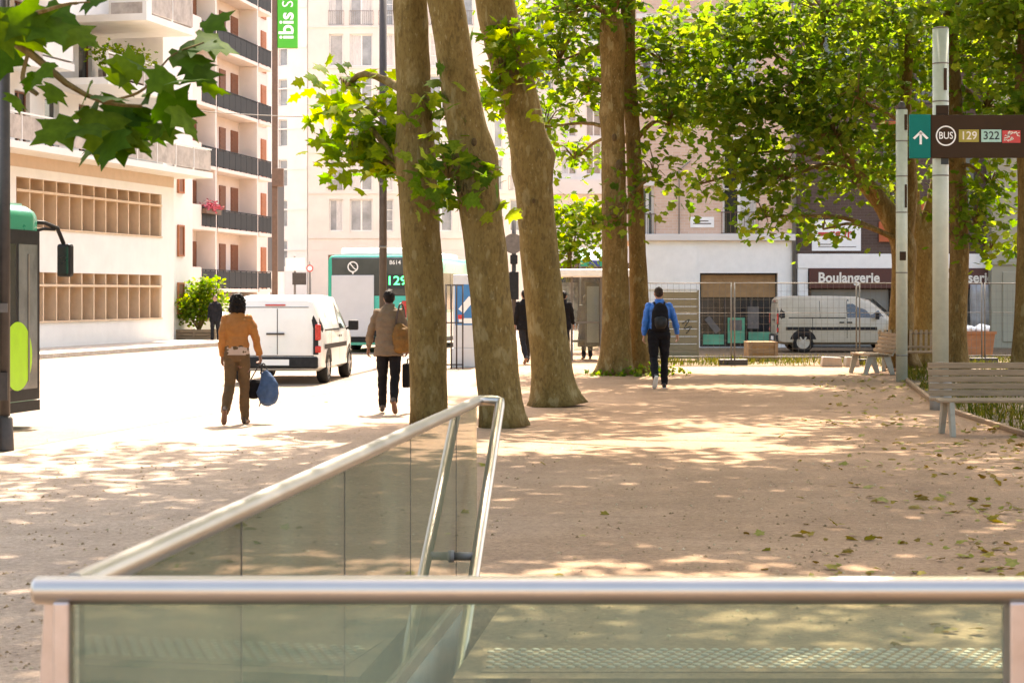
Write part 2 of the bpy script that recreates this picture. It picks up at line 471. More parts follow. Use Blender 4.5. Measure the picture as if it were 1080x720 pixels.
defm('skin_light', (.46,.27,.19), .5, var=.1, scale=9)
defm('hair_black', (.009,.006,.005), .6, var=.5, scale=30, bump=.6, bscale=60, spec=.12)
defm('hair_brown', (.035,.02,.013), .6, var=.5, scale=30, bump=.6, bscale=60, spec=.12)
defm('leather_orange', (.31,.125,.036), .5, var=.16, scale=7, bump=.2, bscale=30, spec=.12)
defm('shirt_pale', (.40,.29,.23), .8, var=.08, spec=.12)
defm('trouser_brown', (.10,.060,.030), .85, var=.15, scale=8, bump=.2, spec=.12)
defm('coat_taupe', (.16,.112,.074), .85, var=.14, scale=8, bump=.25, spec=.12)
defm('cloth_black', (.009,.008,.009), .85, var=.3, scale=8, bump=.2, spec=.12)
defm('suit_dark', (.017,.017,.02), .8, var=.3, scale=8, bump=.2, spec=.12)
defm('jacket_blue', (.006,.11,.40), .55, var=.2, scale=8, bump=.2)
defm('cloth_grey', (.16,.14,.125), .85, var=.2, scale=8, bump=.2, spec=.12)
defm('shoe_brown', (.05,.028,.018), .5, var=.2)
defm('shoe_black', (.02,.018,.018), .45, var=.2)
defm('sole_white', (.62,.58,.52), .7, var=.1)
defm('bag_blue', (.045,.08,.155), .7, var=.3, scale=9, bump=.4, bscale=18, spec=.12)
defm('bag_tan', (.30,.15,.04), .6, var=.35, scale=16, col2=(.12,.06,.02), bump=.3, spec=.12)
defm('brick_dark', (.06,.036,.026), .85, var=.2, scale=5)
defm('sign_maroon', (.085,.020,.012), .5, var=.1)
defm('letter_cream', (.78,.72,.62), .5, var=.04)
defm('orange_panel', (.42,.09,.022), .55, var=.12, scale=3)
defm('beige_pillar', (.33,.305,.22), .85, var=.07, scale=1.2, bump=.15)
defm('roller', (.22,.215,.20), .5, .4, var=.12, scale=3)
defm('tarp', (.34,.33,.32), .35, var=.25, scale=3, bump=.6, bscale=3)
defm('cardboard', (.33,.19,.085), .85, var=.18, scale=5)
defm('skip_orange', (.45,.16,.055), .7, var=.25, scale=4)
defm('board_olive', (.21,.185,.12), .8, var=.18, scale=4, stretch=(1,1,6))
defm('poster_green', (.10,.34,.20), .5, var=.2, scale=2)
defm('poster_blue', (.03,.18,.42), .5, var=.25, scale=2)
defm('awning_green', (.02,.36,.22), .6, var=.1)
defm('awning_blue', (.05,.09,.34), .6, var=.1)
defm('flower', (.55,.10,.14), .7, var=.4, scale=30)
defm('stud', (.50,.42,.33), .6, var=.1)
defm('grass_blade', (.075,.11,.025), .6, var=.4, scale=3)
def brick(name, c1, c2, mortar, sc):
    m, nt, b = _nodes(name); N, L = nt.nodes, nt.links
    tc = N.new('ShaderNodeTexCoord'); mp = N.new('ShaderNodeMapping'); mp.inputs['Rotation'].default_value = (0, 0, 0)
    cmb = N.new('ShaderNodeCombineXYZ'); sp = N.new('ShaderNodeSeparateXYZ'); L.new(tc.outputs['Object'], sp.inputs[0])
    L.new(sp.outputs['Y'], cmb.inputs['X']); L.new(sp.outputs['Z'], cmb.inputs['Y'])
    bt = N.new('ShaderNodeTexBrick'); bt.inputs['Scale'].default_value = sc
    bt.inputs['Color1'].default_value = (*c1, 1); bt.inputs['Color2'].default_value = (*c2, 1); bt.inputs['Mortar'].default_value = (*mortar, 1)
    bt.inputs['Mortar Size'].default_value = .012; bt.inputs['Brick Width'].default_value = .5; bt.inputs['Row Height'].default_value = .18
    L.new(cmb.outputs[0], bt.inputs['Vector']); L.new(bt.outputs['Color'], b.inputs['Base Color']); b.inputs['Roughness'].default_value = .85
    return m
M['brick_pink'] = brick('pale_brick', (.60,.40,.30), (.66,.46,.35), (.64,.55,.47), 2.0)
M['brick_brown'] = brick('brown_brick', (.075,.045,.034), (.10,.062,.045), (.12,.09,.07), 2.0)
def bark_mat(name, c):
    m, nt, b = _nodes(name); N, L = nt.nodes, nt.links
    tc = N.new('ShaderNodeTexCoord')
    def nz(sc, det, st):
        mp = N.new('ShaderNodeMapping'); mp.inputs['Scale'].default_value = st; L.new(tc.outputs['Object'], mp.inputs['Vector'])
        n = N.new('ShaderNodeTexNoise'); n.inputs['Scale'].default_value = sc; n.inputs['Detail'].default_value = det; n.inputs['Roughness'].default_value = .65
        L.new(mp.outputs[0], n.inputs['Vector']); return n.outputs['Fac']
    r = N.new('ShaderNodeValToRGB'); e = r.color_ramp.elements
    for i, (p, cc) in enumerate([(.36, c[0]), (.43, c[1]), (.57, c[2])]):
        if i >= 2: e.new(.5)
        e[i].position = p; e[i].color = (*cc, 1)
    e.new(.7); e[3].color = (*c[3], 1); e[3].position = .64
    L.new(nz(5, 9, (1,1,.42)), r.inputs['Fac'])
    r2 = N.new('ShaderNodeValToRGB'); r2.color_ramp.elements[0].position = .35; r2.color_ramp.elements[0].color = (.5,.45,.4,1)
    r2.color_ramp.elements[1].position = .55; r2.color_ramp.elements[1].color = (1,1,1,1)
    L.new(nz(22, 5, (1.4,1.4,.6)), r2.inputs['Fac'])
    mx = N.new('ShaderNodeMix'); mx.data_type = 'RGBA'; mx.blend_type = 'MULTIPLY'; mx.inputs['Factor'].default_value = .6
    L.new(r.outputs['Color'], mx.inputs['A']); L.new(r2.outputs['Color'], mx.inputs['B'])
    last = mx.outputs['Result']
    for sc, st, lo, hi, cc in ((7, (1,1,.35), .60, .635, (.30,.245,.125)), (9, (1,1,.5), .615, .64, (.075,.052,.02)), (24, (1,1,.5), .66, .69, (.36,.30,.17))):
        rr = N.new('ShaderNodeMapRange'); rr.inputs['From Min'].default_value = lo; rr.inputs['From Max'].default_value = hi; rr.inputs['To Max'].default_value = .42
        mq = N.new('ShaderNodeMapping'); mq.inputs['Location'].default_value = (sc*1.7, sc, sc*.3); mq.inputs['Scale'].default_value = st; L.new(tc.outputs['Object'], mq.inputs['Vector'])
        nn = N.new('ShaderNodeTexNoise'); nn.inputs['Scale'].default_value = sc; nn.inputs['Detail'].default_value = 4; L.new(mq.outputs[0], nn.inputs['Vector'])
        L.new(nn.outputs['Fac'], rr.inputs['Value'])
        mm = N.new('ShaderNodeMix'); mm.data_type = 'RGBA'; L.new(rr.outputs['Result'], mm.inputs['Factor']); L.new(last, mm.inputs['A']); mm.inputs['B'].default_value = (*cc, 1); last = mm.outputs['Result']
    L.new(last, b.inputs['Base Color']); b.inputs['Roughness'].default_value = .85; b.inputs['Specular IOR Level'].default_value = .15
    bp = N.new('ShaderNodeBump'); bp.inputs['Strength'].default_value = .9; bp.inputs['Distance'].default_value = .035
    L.new(nz(16, 6, (1.3,1.3,.6)), bp.inputs['Height']); L.new(bp.outputs['Normal'], b.inputs['Normal'])
    return m
M['bark'] = bark_mat('plane_bark', [(.145,.098,.032), (.18,.124,.042), (.20,.140,.05), (.26,.195,.085)])
defm('bark_dark', (.085,.05,.016), .9, var=.3, scale=20, bump=.5)
M['bark_red'] = bark_mat('brown_bark', [(.12,.074,.023), (.16,.10,.032), (.185,.12,.042), (.24,.165,.07)])
M['leaf'] = leaf_mat('plane_leaf', [(.040,.088,.014), (.062,.115,.018), (.092,.14,.022), (.135,.17,.03)], .5)
M['leaf_deep'] = leaf_mat('deep_leaf', [(.045,.095,.016), (.07,.125,.022), (.10,.15,.026), (.135,.17,.032)], .5)
M['leaf_bright'] = leaf_mat('young_leaf', [(.05,.11,.012), (.08,.145,.015), (.115,.17,.018), (.16,.19,.02)], .5)
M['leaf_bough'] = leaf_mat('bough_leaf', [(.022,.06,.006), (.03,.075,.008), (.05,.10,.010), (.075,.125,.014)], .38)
M['leaf_dead'] = leaf_mat('fallen_leaf', [(.14,.09,.022), (.22,.15,.035), (.27,.21,.045), (.17,.18,.03), (.32,.27,.11)], .15)
M['rail_glass'] = glass_mat('balustrade_glass', (.80,.86,.68), 1.3, .015, .2, (.40,.42,.29))
M['rail_glass_front'] = glass_mat('balustrade_glass_front', (.80,.89,.80), 1.0, .015, .22, (.36,.43,.33))
M['clear_glass'] = glass_mat('clear_glass', (.82,.86,.84), 1.2, .02, .07, (.6,.6,.56))
defm('mottled_poster', (.02,.02,.02), .5, scale=5, col2=(.6,.58,.54))
def emit(name, col, s):
    m, nt, b = _nodes(name); b.inputs['Base Color'].default_value = (0,0,0,1)
    b.inputs['Emission Color'].default_value = (*col, 1); b.inputs['Emission Strength'].default_value = s
    return m
M['led'] = emit('led_green', (.02,.9,.25), 1.2)

# ------------------------------------------------------------------ the setting
XL = lambda d: -.93 + .1035*(d-4)          # line of the glazed side of the stairwell
ST0, ST1, SXR = 4.06, 8.4, 3.3             # stairwell opening: near, far, right side
SLOT = 10.5                                # the ramp beside the steps starts here
hole = [(XL(ST0)+.02, ST0, 0), (SXR, ST0, 0), (SXR, ST1, 0), (XL(ST1)+.21, ST1, 0), (XL(SLOT)+.21, SLOT, 0), (XL(SLOT)+.02, SLOT, 0)]
out = [(-260, -60, 0), (260, -60, 0), (260, 700, 0), (-260, 700, 0)]
g = MB()
g.quad(out[0], out[1], hole[1], hole[0]); g.quad(out[1], out[2], hole[2], hole[1])
g.add([out[2], hole[4], hole[3], hole[2]], [(0,1,2,3)]); g.quad(out[2], out[3], hole[5], hole[4]); g.quad(out[3], out[0], hole[0], hole[5])
tag(g.build('ground', M['plaza']), kind='structure')
g = MB(); a, c = hole[3], hole[4]
g.prism([(XL(SLOT)+.02, SLOT, -.004), (XL(SLOT)+.21, SLOT, -.004), (XL(ST1)+.21, ST1, -1.3), (XL(ST1)+.02, ST1, -1.3)], (0,0,-.2))
g.prism([(a[0], a[1]+.002, -.003), (c[0], c[1], -.003), (c[0]+.15, c[1], -.003), (a[0]+.15, a[1]+.002, -.003)], (0,0,-1.5))
tag(g.build('ramp', M['plaza']), kind='structure')
SL = .2
kx = lambda d: -5.5 + SL*(d-20.5)          # kerb line between plaza and road
r = MB(); r.quad((kx(-40)-17, -40, .004), (kx(-40), -40, .004), (kx(260), 260, .004), (kx(260)-17, 260, .004))
tag(r.build('road', M['road']), kind='structure')
# stairwell: concrete cheeks and steps going down towards the camera
s = MB()
s.prism([(XL(ST0)-.16, ST0, -3.4), (XL(ST0)+.02, ST0, -3.4), (XL(SLOT)+.02, SLOT, -3.4), (XL(SLOT)-.16, SLOT, -3.4)], (0,0,3.396))
s.box((SXR, ST0, -3.4), (SXR+.2, ST1, -.004)); s.box((XL(ST0)-.1, ST0-.25, -3.4), (SXR+.2, ST0-.002, -.004))
tag(s.build('stairwell', M['concrete']), kind='structure')
s = MB(); n = 13
for i in range(n):
    y1 = ST1 - .3*i; s.box((XL(y1)-.05, y1-.3, -3.4), (SXR-.003, y1-.001, -.16*(i+1)))
tag(s.build('stairs', M['concrete']), kind='structure')
s = MB(); s.box((-1.2, ST0, -3.5), (SXR, ST1, -2.3)); 
# tactile paving above the first step
t = MB()
t.box((-.14, 8.52, .001), (3.3, 9.24, .005))
for i in range(58):
    for j in range(8):
        x, y = -.10+i*.061+(.0305 if j % 2 else 0), 8.62+j*.06
        t.tube([(x,y,.004),(x,y,.010),(x,y,.013)], [.021,.019,.011], 7, 1)
tag(t.build('tactile_paving', [M['plaza'], M['stud']]), kind='structure')
# raised pavement in front of the block on the left
WTH = math.atan(.23)
pv = MB(); pv.box((.0, -32, .0), (2.6, 2.2, .14))
po = tag(pv.build('pavement', M['pave'], bevel=.02), kind='structure'); po.location = (-11.5, 64.5, 0); po.rotation_euler.z = -WTH
# planting bed on the right with kerb and strip of soil by the construction fence
b = MB()
bed = [at(957,403,36.6), at(992,431,28.1), at(1110,470,21.3), at(1500,470,21.3), at(1500,384,46), at(938,384,46)]
for p in bed: p.z = .004
b.add(bed, [tuple(range(len(bed)))])
strip = [V((2.8,44.6,.008)), V((9.0,44.6,.008)), V((30,46,.008)), V((30,62,.008)), V((2.8,62,.008))]
b.add(strip, [tuple(range(5))])
tag(b.build('soil', M['soil']), kind='structure')
k = MB()
for a, c in ((bed[5], bed[0]), (bed[0], bed[1]), (bed[1], bed[2])):
    a, c = V((a.x, a.y, .03)), V((c.x, c.y, .03)); k.bar(a, c, .07, .06)
tag(k.build('bed_edging', M['wood_brown'], bevel=.008, seg=1), kind='structure')
# fallen leaves
n = 1700
px = RNG.random(n)
Y = 9 + 31*RNG.random(n)**.95
X = np.where(RNG.random(n) < .9, .145*Y + (.14*Y)*RNG.random(n)**.6, -.1*Y + .36*Y*RNG.random(n))
keep = np.array([noise.noise(V((x*.9, y*.55, 3))) > -.12 + (0.38 if x < .12*y else 0) for x, y in zip(X, Y)])
X, Y = X[keep], Y[keep]; n = len(X)
P = np.stack([X, Y, .012+.02*RNG.random(n)], 1)
Nn = RNG.normal(size=(n,3))*.28; Nn[:,2] += 1
me = leaf_mesh('fallen_leaves', P, Nn, RNG.normal(size=(n,3)), .035+.075*RNG.random(n)**1.6, LEAF_NEAR, M['leaf_dead'])
tag(link('fallen_leaves', me), kind='stuff')
# loose grit lying on the sandy surface
n = 5000
Y = 8.6 + 15*RNG.random(n)**1.5; X = (-.30 + .60*RNG.random(n))*Y
ok = (X > XL(Y)+.35) & (Y > 9.3) | (X < XL(Y)-.1)
X, Y = X[ok], Y[ok]; n = len(X)
T = (np.array([(-.5,-.3,0),(.5,-.4,0),(.3,.5,0),(-.4,.4,0),(.02,.05,.5)]), [(0,1,4),(1,2,4),(2,3,4),(3,0,4)])
M['grit'] = leaf_mat('grit', [(.18,.115,.065), (.28,.18,.11), (.38,.27,.17), (.5,.40,.30)], .0)
tag(link('grit', leaf_mesh('grit', np.stack([X, Y, .0*X+.001], 1), np.tile([[0.,0.,1.]], (n,1)), RNG.normal(size=(n,3)), .008+.022*RNG.random(n)**2.5, T, M['grit'])), kind='stuff')
# grass and weeds on the soil
def blades(name, region, n, h0, h1, m):
    P = np.array([region() for _ in range(n)])
    mb_v = []; 
    Nn = RNG.normal(size=(n,3)); Nn[:,2] *= .15
    D = RNG.normal(size=(n,3))*.35; D[:,2] = 1
    T = (np.array([(-.06,0,0),(.06,0,0),(.04,.6,.05),(0,1,.2),(-.04,.6,.05)]), [(0,1,2,3,4)])
    return tag(link(name, leaf_mesh(name, P, Nn, D, h0+(h1-h0)*RNG.random(n), T, m)), kind='stuff')
def r_strip():
    while True:
        x, y = random.uniform(2.8, 22), random.uniform(44.7, 49)
        if noise.noise(V((x*.8, y*1.2, 0))) > -.05: return (x, y, .0)
def r_bed():
    while True:
        y = random.uniform(22, 46)
        if y > 36.6: x0 = 7.6 + (9.15-7.6)*(y-36.6)/9.4
        elif y > 28.1: x0 = 7.6 - (7.6-6.35)*(36.6-y)/8.5
        else: x0 = 6.35 - .25*(28.1-y)/6.8
        x = x0 + .12 + random.random()**1.4*7
        if noise.noise(V((x*1.1, y*.6, 5))) > -.02: return (x, y, .0)
M['grass'] = leaf_mat('grass', [(.04,.06,.012), (.075,.085,.016), (.14,.115,.03)], .3)
blades('grass', r_strip, 6000, .05, .20, M['grass'])
blades('grass', r_bed, 5500, .05, .22, M['grass'])
# ------------------------------------------------------------------ trees
TREES = 'plane trees on the square'
def tree(name, base, label, trunk_ctrls, blobs, m_leaf, bark='bark', size=.2, per=14, group=TREES, burl=(), flare=.28, limbs=(), spread=.38, twigs=True, tmpl=LEAF_FAR, limb_r=.07, knots=()):
    """trunk_ctrls: stems as lists of world (x,y,z,r); blobs: foliage masses"""
    root = thing(name, base, 0, label, 'tree', group)
    b = V(base)
    blobs = [(x+.2, y+2.0, z+3.2, rx*1.08, ry*1.08, rz, int(nc*2.3)) if z-rz > EYE+.158*y else ((x, y, z, rx, ry, rz, max(3, int(nc*.52)) if y > 38 else nc)) for x, y, z, rx, ry, rz, nc in blobs]  # foliage above the view is raised and thickened to shape the ground shade
    mb = MB()
    for st in trunk_ctrls:
        bark_tube(mb, [(x-b.x, y-b.y, z-b.z, r) for x, y, z, r in st], burl=burl if st is trunk_ctrls[0] else (), flare=flare if st is trunk_ctrls[0] else 0)
    for st in limbs:
        bark_tube(mb, [(x-b.x, y-b.y, z-b.z, r) for x, y, z, r in st], n=10, seg=14)
    lb = [(x-b.x, y-b.y, z-b.z, rx, ry, rz, nc) for x, y, z, rx, ry, rz, nc in blobs]
    P, N_, D, S, tips = cloud(lb, per, size, spread)
    if twigs:
        top = V(trunk_ctrls[0][-1][:3]) - b
        for (x, y, z, rx, ry, rz, nc), C in zip(lb, tips):
            c = V((x, y, z-rz*.3)); 
            # limb grows out of the nearest point of a stem
            best = min((V(q[:3])-b for st in list(trunk_ctrls)+list(limbs) for q in st[1:]), key=lambda q: (q-c).length + max(0, q.z-c.z)*1.5)
            mid = best.lerp(c, .5) + V((random.uniform(-.2,.2), random.uniform(-.2,.2), .25))
            bark_tube(mb, [(*best, limb_r), (*mid, limb_r*.6), (*c, limb_r*.32)], n=7, seg=8)
            for q in C[::max(1, len(C)//14)]:
                q = V(q); m2 = c.lerp(q, .5) + V((0,0,.12))
                mb.tube([c, m2, q], [limb_r*.28, limb_r*.2, .006], 5)
    tr = mb.build('trunk', M[bark], root)
    for (px_, py_, d_, r_) in knots:
        q = at(px_, py_, d_) - b; kb = MB(); n_ = 14
        kb.tube([q+V((0,.06,0)), q+V((0,-.01,0)), q+V((0,-.035,0)), q+V((0,-.02,0)), q+V((0,.02,0))], [(r_*1.1,r_*1.7),(r_,r_*1.5),(r_*.75,r_*1.15),(r_*.5,r_*.85),(r_*.3,r_*.5)], n_, ref=(1,0,0), caps=False)
        kb.build('knot', M['bark_dark'], tr)
    link('crown', leaf_mesh('crown', P, N_, D, S, tmpl, M[m_leaf]), root)
    return root
def w(px, py, d, r): p = at(px, py, d); return (p.x, p.y, p.z, r)

def bl(px, py, d, rpx, rpy, nc, ry=None):
    p = at(px, py, d); s = F/d
    return (p.x, p.y, p.z, rpx/s, ry if ry else rpx/s, rpy/s, nc)

# foreground row: three big trunks whose crowns close above the picture
d1 = 24.8
tree('plane_tree', (at(453,447,d1).x, d1, 0), 'slim upright plane trunk beside the man in taupe, leftmost of three big trunks',
     [[w(454,449,d1,.235), w(449,330,d1,.25), w(441,200,d1,.25), w(436,100,d1,.225), w(432,0,d1,.215), (-1.45,24.9,6.8,.19), (-1.7,25,8.6,.12)]],
     [(-2.6,24.4,8.2,2.4,2.6,1.6,40), (-4.6,21.4,8.6,2.0,2.2,1.3,36), (-.8,22.2,8.4,2.0,2.2,1.3,50), (-2.4,19.6,8.0,1.8,2,1,40), (-.2,19,7.6,1.8,1.9,1,55), (1.4,24.2,8.6,1.8,2,1,50),
      bl(440,155,25.4,26,50,11,.3), bl(388,120,25.4,38,38,12,.4), bl(362,92,25.7,18,12,4,.3), bl(400,172,25.2,30,24,8,.3), bl(372,150,25.3,22,12,4,.3)],
     'leaf_bright', burl=[(3.55, math.pi, .05, .25), (3.0, -1.2, .02, .3)], size=.21, per=11, spread=.27, flare=.12, tmpl=LEAF_NEAR)
d2 = 24.3
tree('plane_tree', (at(530,449,d2).x, d2, 0), 'leaning plane tree trunk with reddish scar, directly behind the far end of the handrail',
     [[w(531,451,d2,.27), w(524,380,d2,.275), w(515,290,d2,.26), w(505,210,d2,.27), w(493,140,d2,.26), w(481,70,d2,.235), w(470,0,d2,.225), (-1.1,24.4,6.8,.18), (-1.4,24.5,8.6,.11)]],
     [(.4,22.6,8.4,2.2,2.4,1.4,70), (3.4,23.2,8.4,1.9,2.0,1.1,55), (1.8,18.4,7.8,1.8,2.0,1,55), (4.4,20.4,8.2,1.8,2,1,50), (2.2,20.6,8.2,1.8,2.0,1.2,48), bl(472,178,24.0,20,30,8,.25), bl(490,205,24.0,14,14,4,.2), bl(470,110,24.6,20,24,6,.25)],
     'leaf', burl=[(3.4, .2, .075, .3)], size=.2, per=11, spread=.26, flare=.2, tmpl=LEAF_NEAR, knots=[(500,150,24.05,.035)])
d3 = 28.8
tree('plane_tree', (at(584,426,d3).x, d3, 0), 'bent plane tree trunk with knobbly elbow, rightmost of the three big trunks',
     [[w(585,428,d3,.33), w(581,390,d3,.31), w(574,320,d3,.29), w(566,240,d3,.285), w(560,170,d3,.285), w(549,110,d3,.285), w(533,50,d3,.29), w(522,0,d3,.285), (-.45,28.9,7.2,.22), (-.6,29,9.4,.13)]],
     [(-.4,29.4,9.8,1.5,1.5,1.2,40), (1.6,30.2,9.8,1.5,1.4,1.0,34), (5.6,27.6,9.0,2.0,2.2,1.1,55), (5.0,24.6,8.6,1.8,2.0,1.1,50), bl(528,75,28.4,17,45,14,.25), bl(545,30,28.2,16,22,5,.25)],
     'leaf_bright', burl=[(3.75, .15, .11, .22), (3.6, 2.9, .03, .2)], size=.2, per=10, spread=.24, flare=.38, tmpl=LEAF_NEAR, knots=[(563,212,28.53,.025)])
# twin trunk beside the man in blue
d4 = 40.0
tree('plane_tree', (at(652,394,d4).x, d4, 0), 'pollarded twin plane tree trunk beside the man in the blue jacket',
     [[w(649,396,d4,.36), w(650,360,d4,.31), w(649,300,d4,.28), w(648,240,d4,.265), w(647,160,d4,.25), w(646,90,d4,.24), w(646,40,d4,.27), w(645,18,d4,.24)],
      [w(674,396,d4+.6,.30), w(675,340,d4+.6,.22), w(672,250,d4+.6,.18), w(668,150,d4+.6,.16), w(662,60,d4+.6,.16), w(664,-20,d4+.6,.15), w(668,-120,d4+.6,.1)]],
     [bl(650,-25,40,60,30,40), bl(590,50,41,46,50,62), bl(575,125,42,28,30,20), bl(600,5,40,60,30,45), bl(700,50,41,48,54,58), bl(705,120,40.5,40,40,34),
      bl(690,178,40,30,26,14), bl(618,85,42,36,50,30), bl(606,160,43,26,26,16), bl(660,222,39.3,16,10,4,.3), bl(625,235,39.0,12,10,3,.3), (2.0,35.6,8.8,2.4,2.4,1.1,60), (5.0,34.4,8.6,2.2,2.2,1.1,50), (3.0,32.4,8.4,2.0,1.8,1.0,40), (3.6,38.6,9.8,2.2,2.0,1,45), (6.2,37.6,9.6,2.0,2.0,1,45)],
     'leaf', burl=[(5.5, math.pi, .06, .25), (2.9, -1.3, .05, .2)], size=.18, per=22, spread=.36, flare=.3, bark='bark_red', knots=[(653,174,39.73,.07), (648,145,39.72,.05), (671,200,40.4,.06)])
# dense crowns on the right
d5 = 42.5
tree('plane_tree', (at(950,385,d5).x, d5, 0), 'forked plane tree with a limb sweeping up leftwards behind the thin signpost',
     [[w(950,388,d5,.34), w(950,340,d5,.28), w(953,290,d5,.26), w(952,255,d5,.27), w(930,215,d5,.2), w(900,180,d5,.17), w(868,140,d5,.13), w(850,90,d5,.09)],
      [w(953,262,d5,.2), w(960,200,d5,.16), w(955,120,d5,.13), w(960,30,d5,.1), w(965,-60,d5,.07)]],
     [bl(770,30,42,70,44,80), bl(800,100,41.5,66,46,85), bl(775,155,42,46,30,32), bl(735,100,43,42,38,30), bl(850,70,41,56,56,80), bl(828,180,41,44,32,40), bl(806,222,41,22,20,13,.5),
      bl(882,135,40.5,44,34,44), bl(870,5,41,90,30,70), bl(900,190,41,26,22,10), bl(735,190,42,24,16,6), bl(868,238,41,16,12,5,.4), (8.2,36,8.6,2.6,2.4,1.1,70), (6.8,32.6,8.4,2.0,1.8,1.0,45), (8.6,39.6,9.9,2.2,2.0,1,45)],
     'leaf_deep', size=.18, per=24, spread=.38, bark='bark_red', flare=.35)
d6 = 44.5
tree('plane_tree', (at(976,385,d6).x, d6, 0), 'thick stubby plane tree dividing into two stems, between the two signposts',
     [[w(977,388,d6,.36), w(977,330,d6,.34), w(977,285,d6,.33), w(977,255,d6,.32), w(988,200,d6,.18), w(996,120,d6,.15), w(990,30,d6,.11), w(985,-50,d6,.08)],
      [w(975,268,d6,.2), w(964,225,d6,.18), w(960,150,d6,.14), w(950,60,d6,.1)]],
     [bl(930,70,43,56,48,60), bl(950,135,43,40,30,28), bl(975,40,43.5,56,40,54), bl(940,5,42,60,30,42), bl(955,190,43.5,28,18,10), bl(915,165,43,30,24,16)],
     'leaf_deep', size=.18, per=24, spread=.38, bark='bark', flare=.3)
d7 = 41
tree('plane_tree', (at(1010,388,d7).x, d7, 0), 'slender straight plane tree just right of the thick signpost',
     [[w(1011,392,d7,.23), w(1010,340,d7,.2), w(1012,260,d7,.2), w(1010,180,d7,.19), w(1006,100,d7,.17), w(1002,20,d7,.15), w(1004,-60,d7,.11)]],
     [bl(1020,40,41,50,44,54), bl(1040,105,41,44,34,36), bl(1045,185,40.5,24,28,15), bl(1030,225,40.5,34,34,26), bl(1045,258,40.5,18,14,6,.4), bl(1005,150,41,30,26,12), bl(1040,-5,40,60,30,42), bl(905,90,39,40,46,24)],
     'leaf', size=.18, per=24, spread=.36, bark='bark_red', flare=.2)
d8 = 38.5
tree('plane_tree', (at(1080,392,d8).x, d8, 0), 'reddish plane tree trunk at the right edge behind the bus sign',
     [[w(1083,396,d8,.34), w(1083,340,d8,.26), w(1086,250,d8,.25), w(1086,180,d8,.24), w(1080,110,d8,.2), w(1084,40,d8,.2), w(1090,-40,d8,.15)]],
     [bl(1085,60,38.5,50,50,50), bl(1110,130,38,46,40,40), bl(1070,0,38,60,36,44), bl(1075,150,39.5,22,26,10), (12,35,8.4,2.6,2.4,1.2,50)],
     'leaf_deep', size=.18, per=24, spread=.38, bark='bark_red', flare=.25)
# unseen trees added beside and behind the view to cast the foreground dapples
def side_tree(x, y, h, label, blobs, lf='leaf'):
    return tree('plane_tree', (x, y, 0), label, [[(x,y,0,.3), (x+.1,y,2,.26), (x,y+.1,4.2,.24), (x-.2,y,h-1,.16), (x-.2,y,h+.6,.1)]], blobs, lf, size=.22, per=13, spread=.42)
side_tree(6.6, 15.5, 7.2, 'unseen plane tree right of the stairwell, added to shade the foreground', [(5.4,16.5,8.0,2.6,2.6,1.2,75), (3.0,17.5,7.6,1.8,2.2,1.0,42), (7.0,13.5,8.4,2.6,2.6,1.4,65), (8.4,20,8.6,2.4,2.8,1.2,60), (5.4,21.5,8.2,2.0,1.8,1.0,42)])
side_tree(9.4, 26.5, 7.4, 'unseen plane tree right of the near bench, added for its shade', [(8.2,27.5,8.4,2.4,2.6,1.2,62), (10.4,24.5,8.4,2.4,2.6,1.3,60), (6.0,29,8.4,1.8,2.2,1.0,40), (10.5,30,8.6,2.4,2.4,1.2,45)])
# tree just outside the left edge with one low bough in view
db = 8.0
side_bl = [(-5.6,14.5,8.0,2.4,2.6,1.2,55), (-3.2,16.5,7.8,2.0,2.4,1.1,48), (-5.6,18.8,8.4,2.2,2.2,1.2,36), (-1.2,17.5,8.2,1.8,2.0,1.0,44), (-7.5,11.5,8.2,2.4,2.4,1.3,50), (1.2,14.5,8.4,1.6,2.0,1.0,44), (-1.4,13.6,8,1.9,2.0,1,50), (-3.4,12.2,8,2,2,1,45), (-4.4,16.6,8.0,2,2,1,30), (-7.6,16.5,8.4,2,2.2,1,36), (0,8.5,8,2.2,2.2,1,50), (2.6,10.5,8.2,2,2,1,45), (-2.6,7.6,8,2.2,2.2,1,50), (1.6,5.0,8.2,2.4,2.2,1,50), (4.6,7.4,8.4,2.2,2.2,1,45), (-5.4,6.5,8.2,2.2,2.2,1,40)]  # unseen foliage masses, the last ones added to shade ground around the camera
lt = tree('plane_tree', (-4.6, 9.4, 0), 'broad lobed green leaves of a near plane tree hanging into the upper left corner',
     [[(-4.6,9.4,0,.32), (-4.55,9.4,1.5,.27), (-4.6,9.4,3.4,.25), (-4.7,9.7,5.2,.2), (-4.8,10,7.4,.13)]], side_bl, 'leaf', size=.22, per=13, spread=.42,
     limbs=[[(-4.58,9.4,2.9,.09), (-3.6,8.9,3.3,.05), w(-130,10,8.3,.03), w(-40,20,8.1,.02), w(30,55,8.0,.012), w(70,88,8.0,.010), w(110,108,8.0,.007), w(150,112,8.0,.005)],
            [w(-40,20,8.1,.016), w(30,15,7.9,.010), w(70,5,7.8,.006), w(95,2,7.8,.004)],
            [w(110,108,8.0,.006), w(150,95,7.9,.005), w(180,60,7.9,.004), w(215,45,7.9,.003)],
            [w(30,55,8.0,.008), w(25,85,8.0,.006), w(40,100,7.9,.004)]])
spec = []
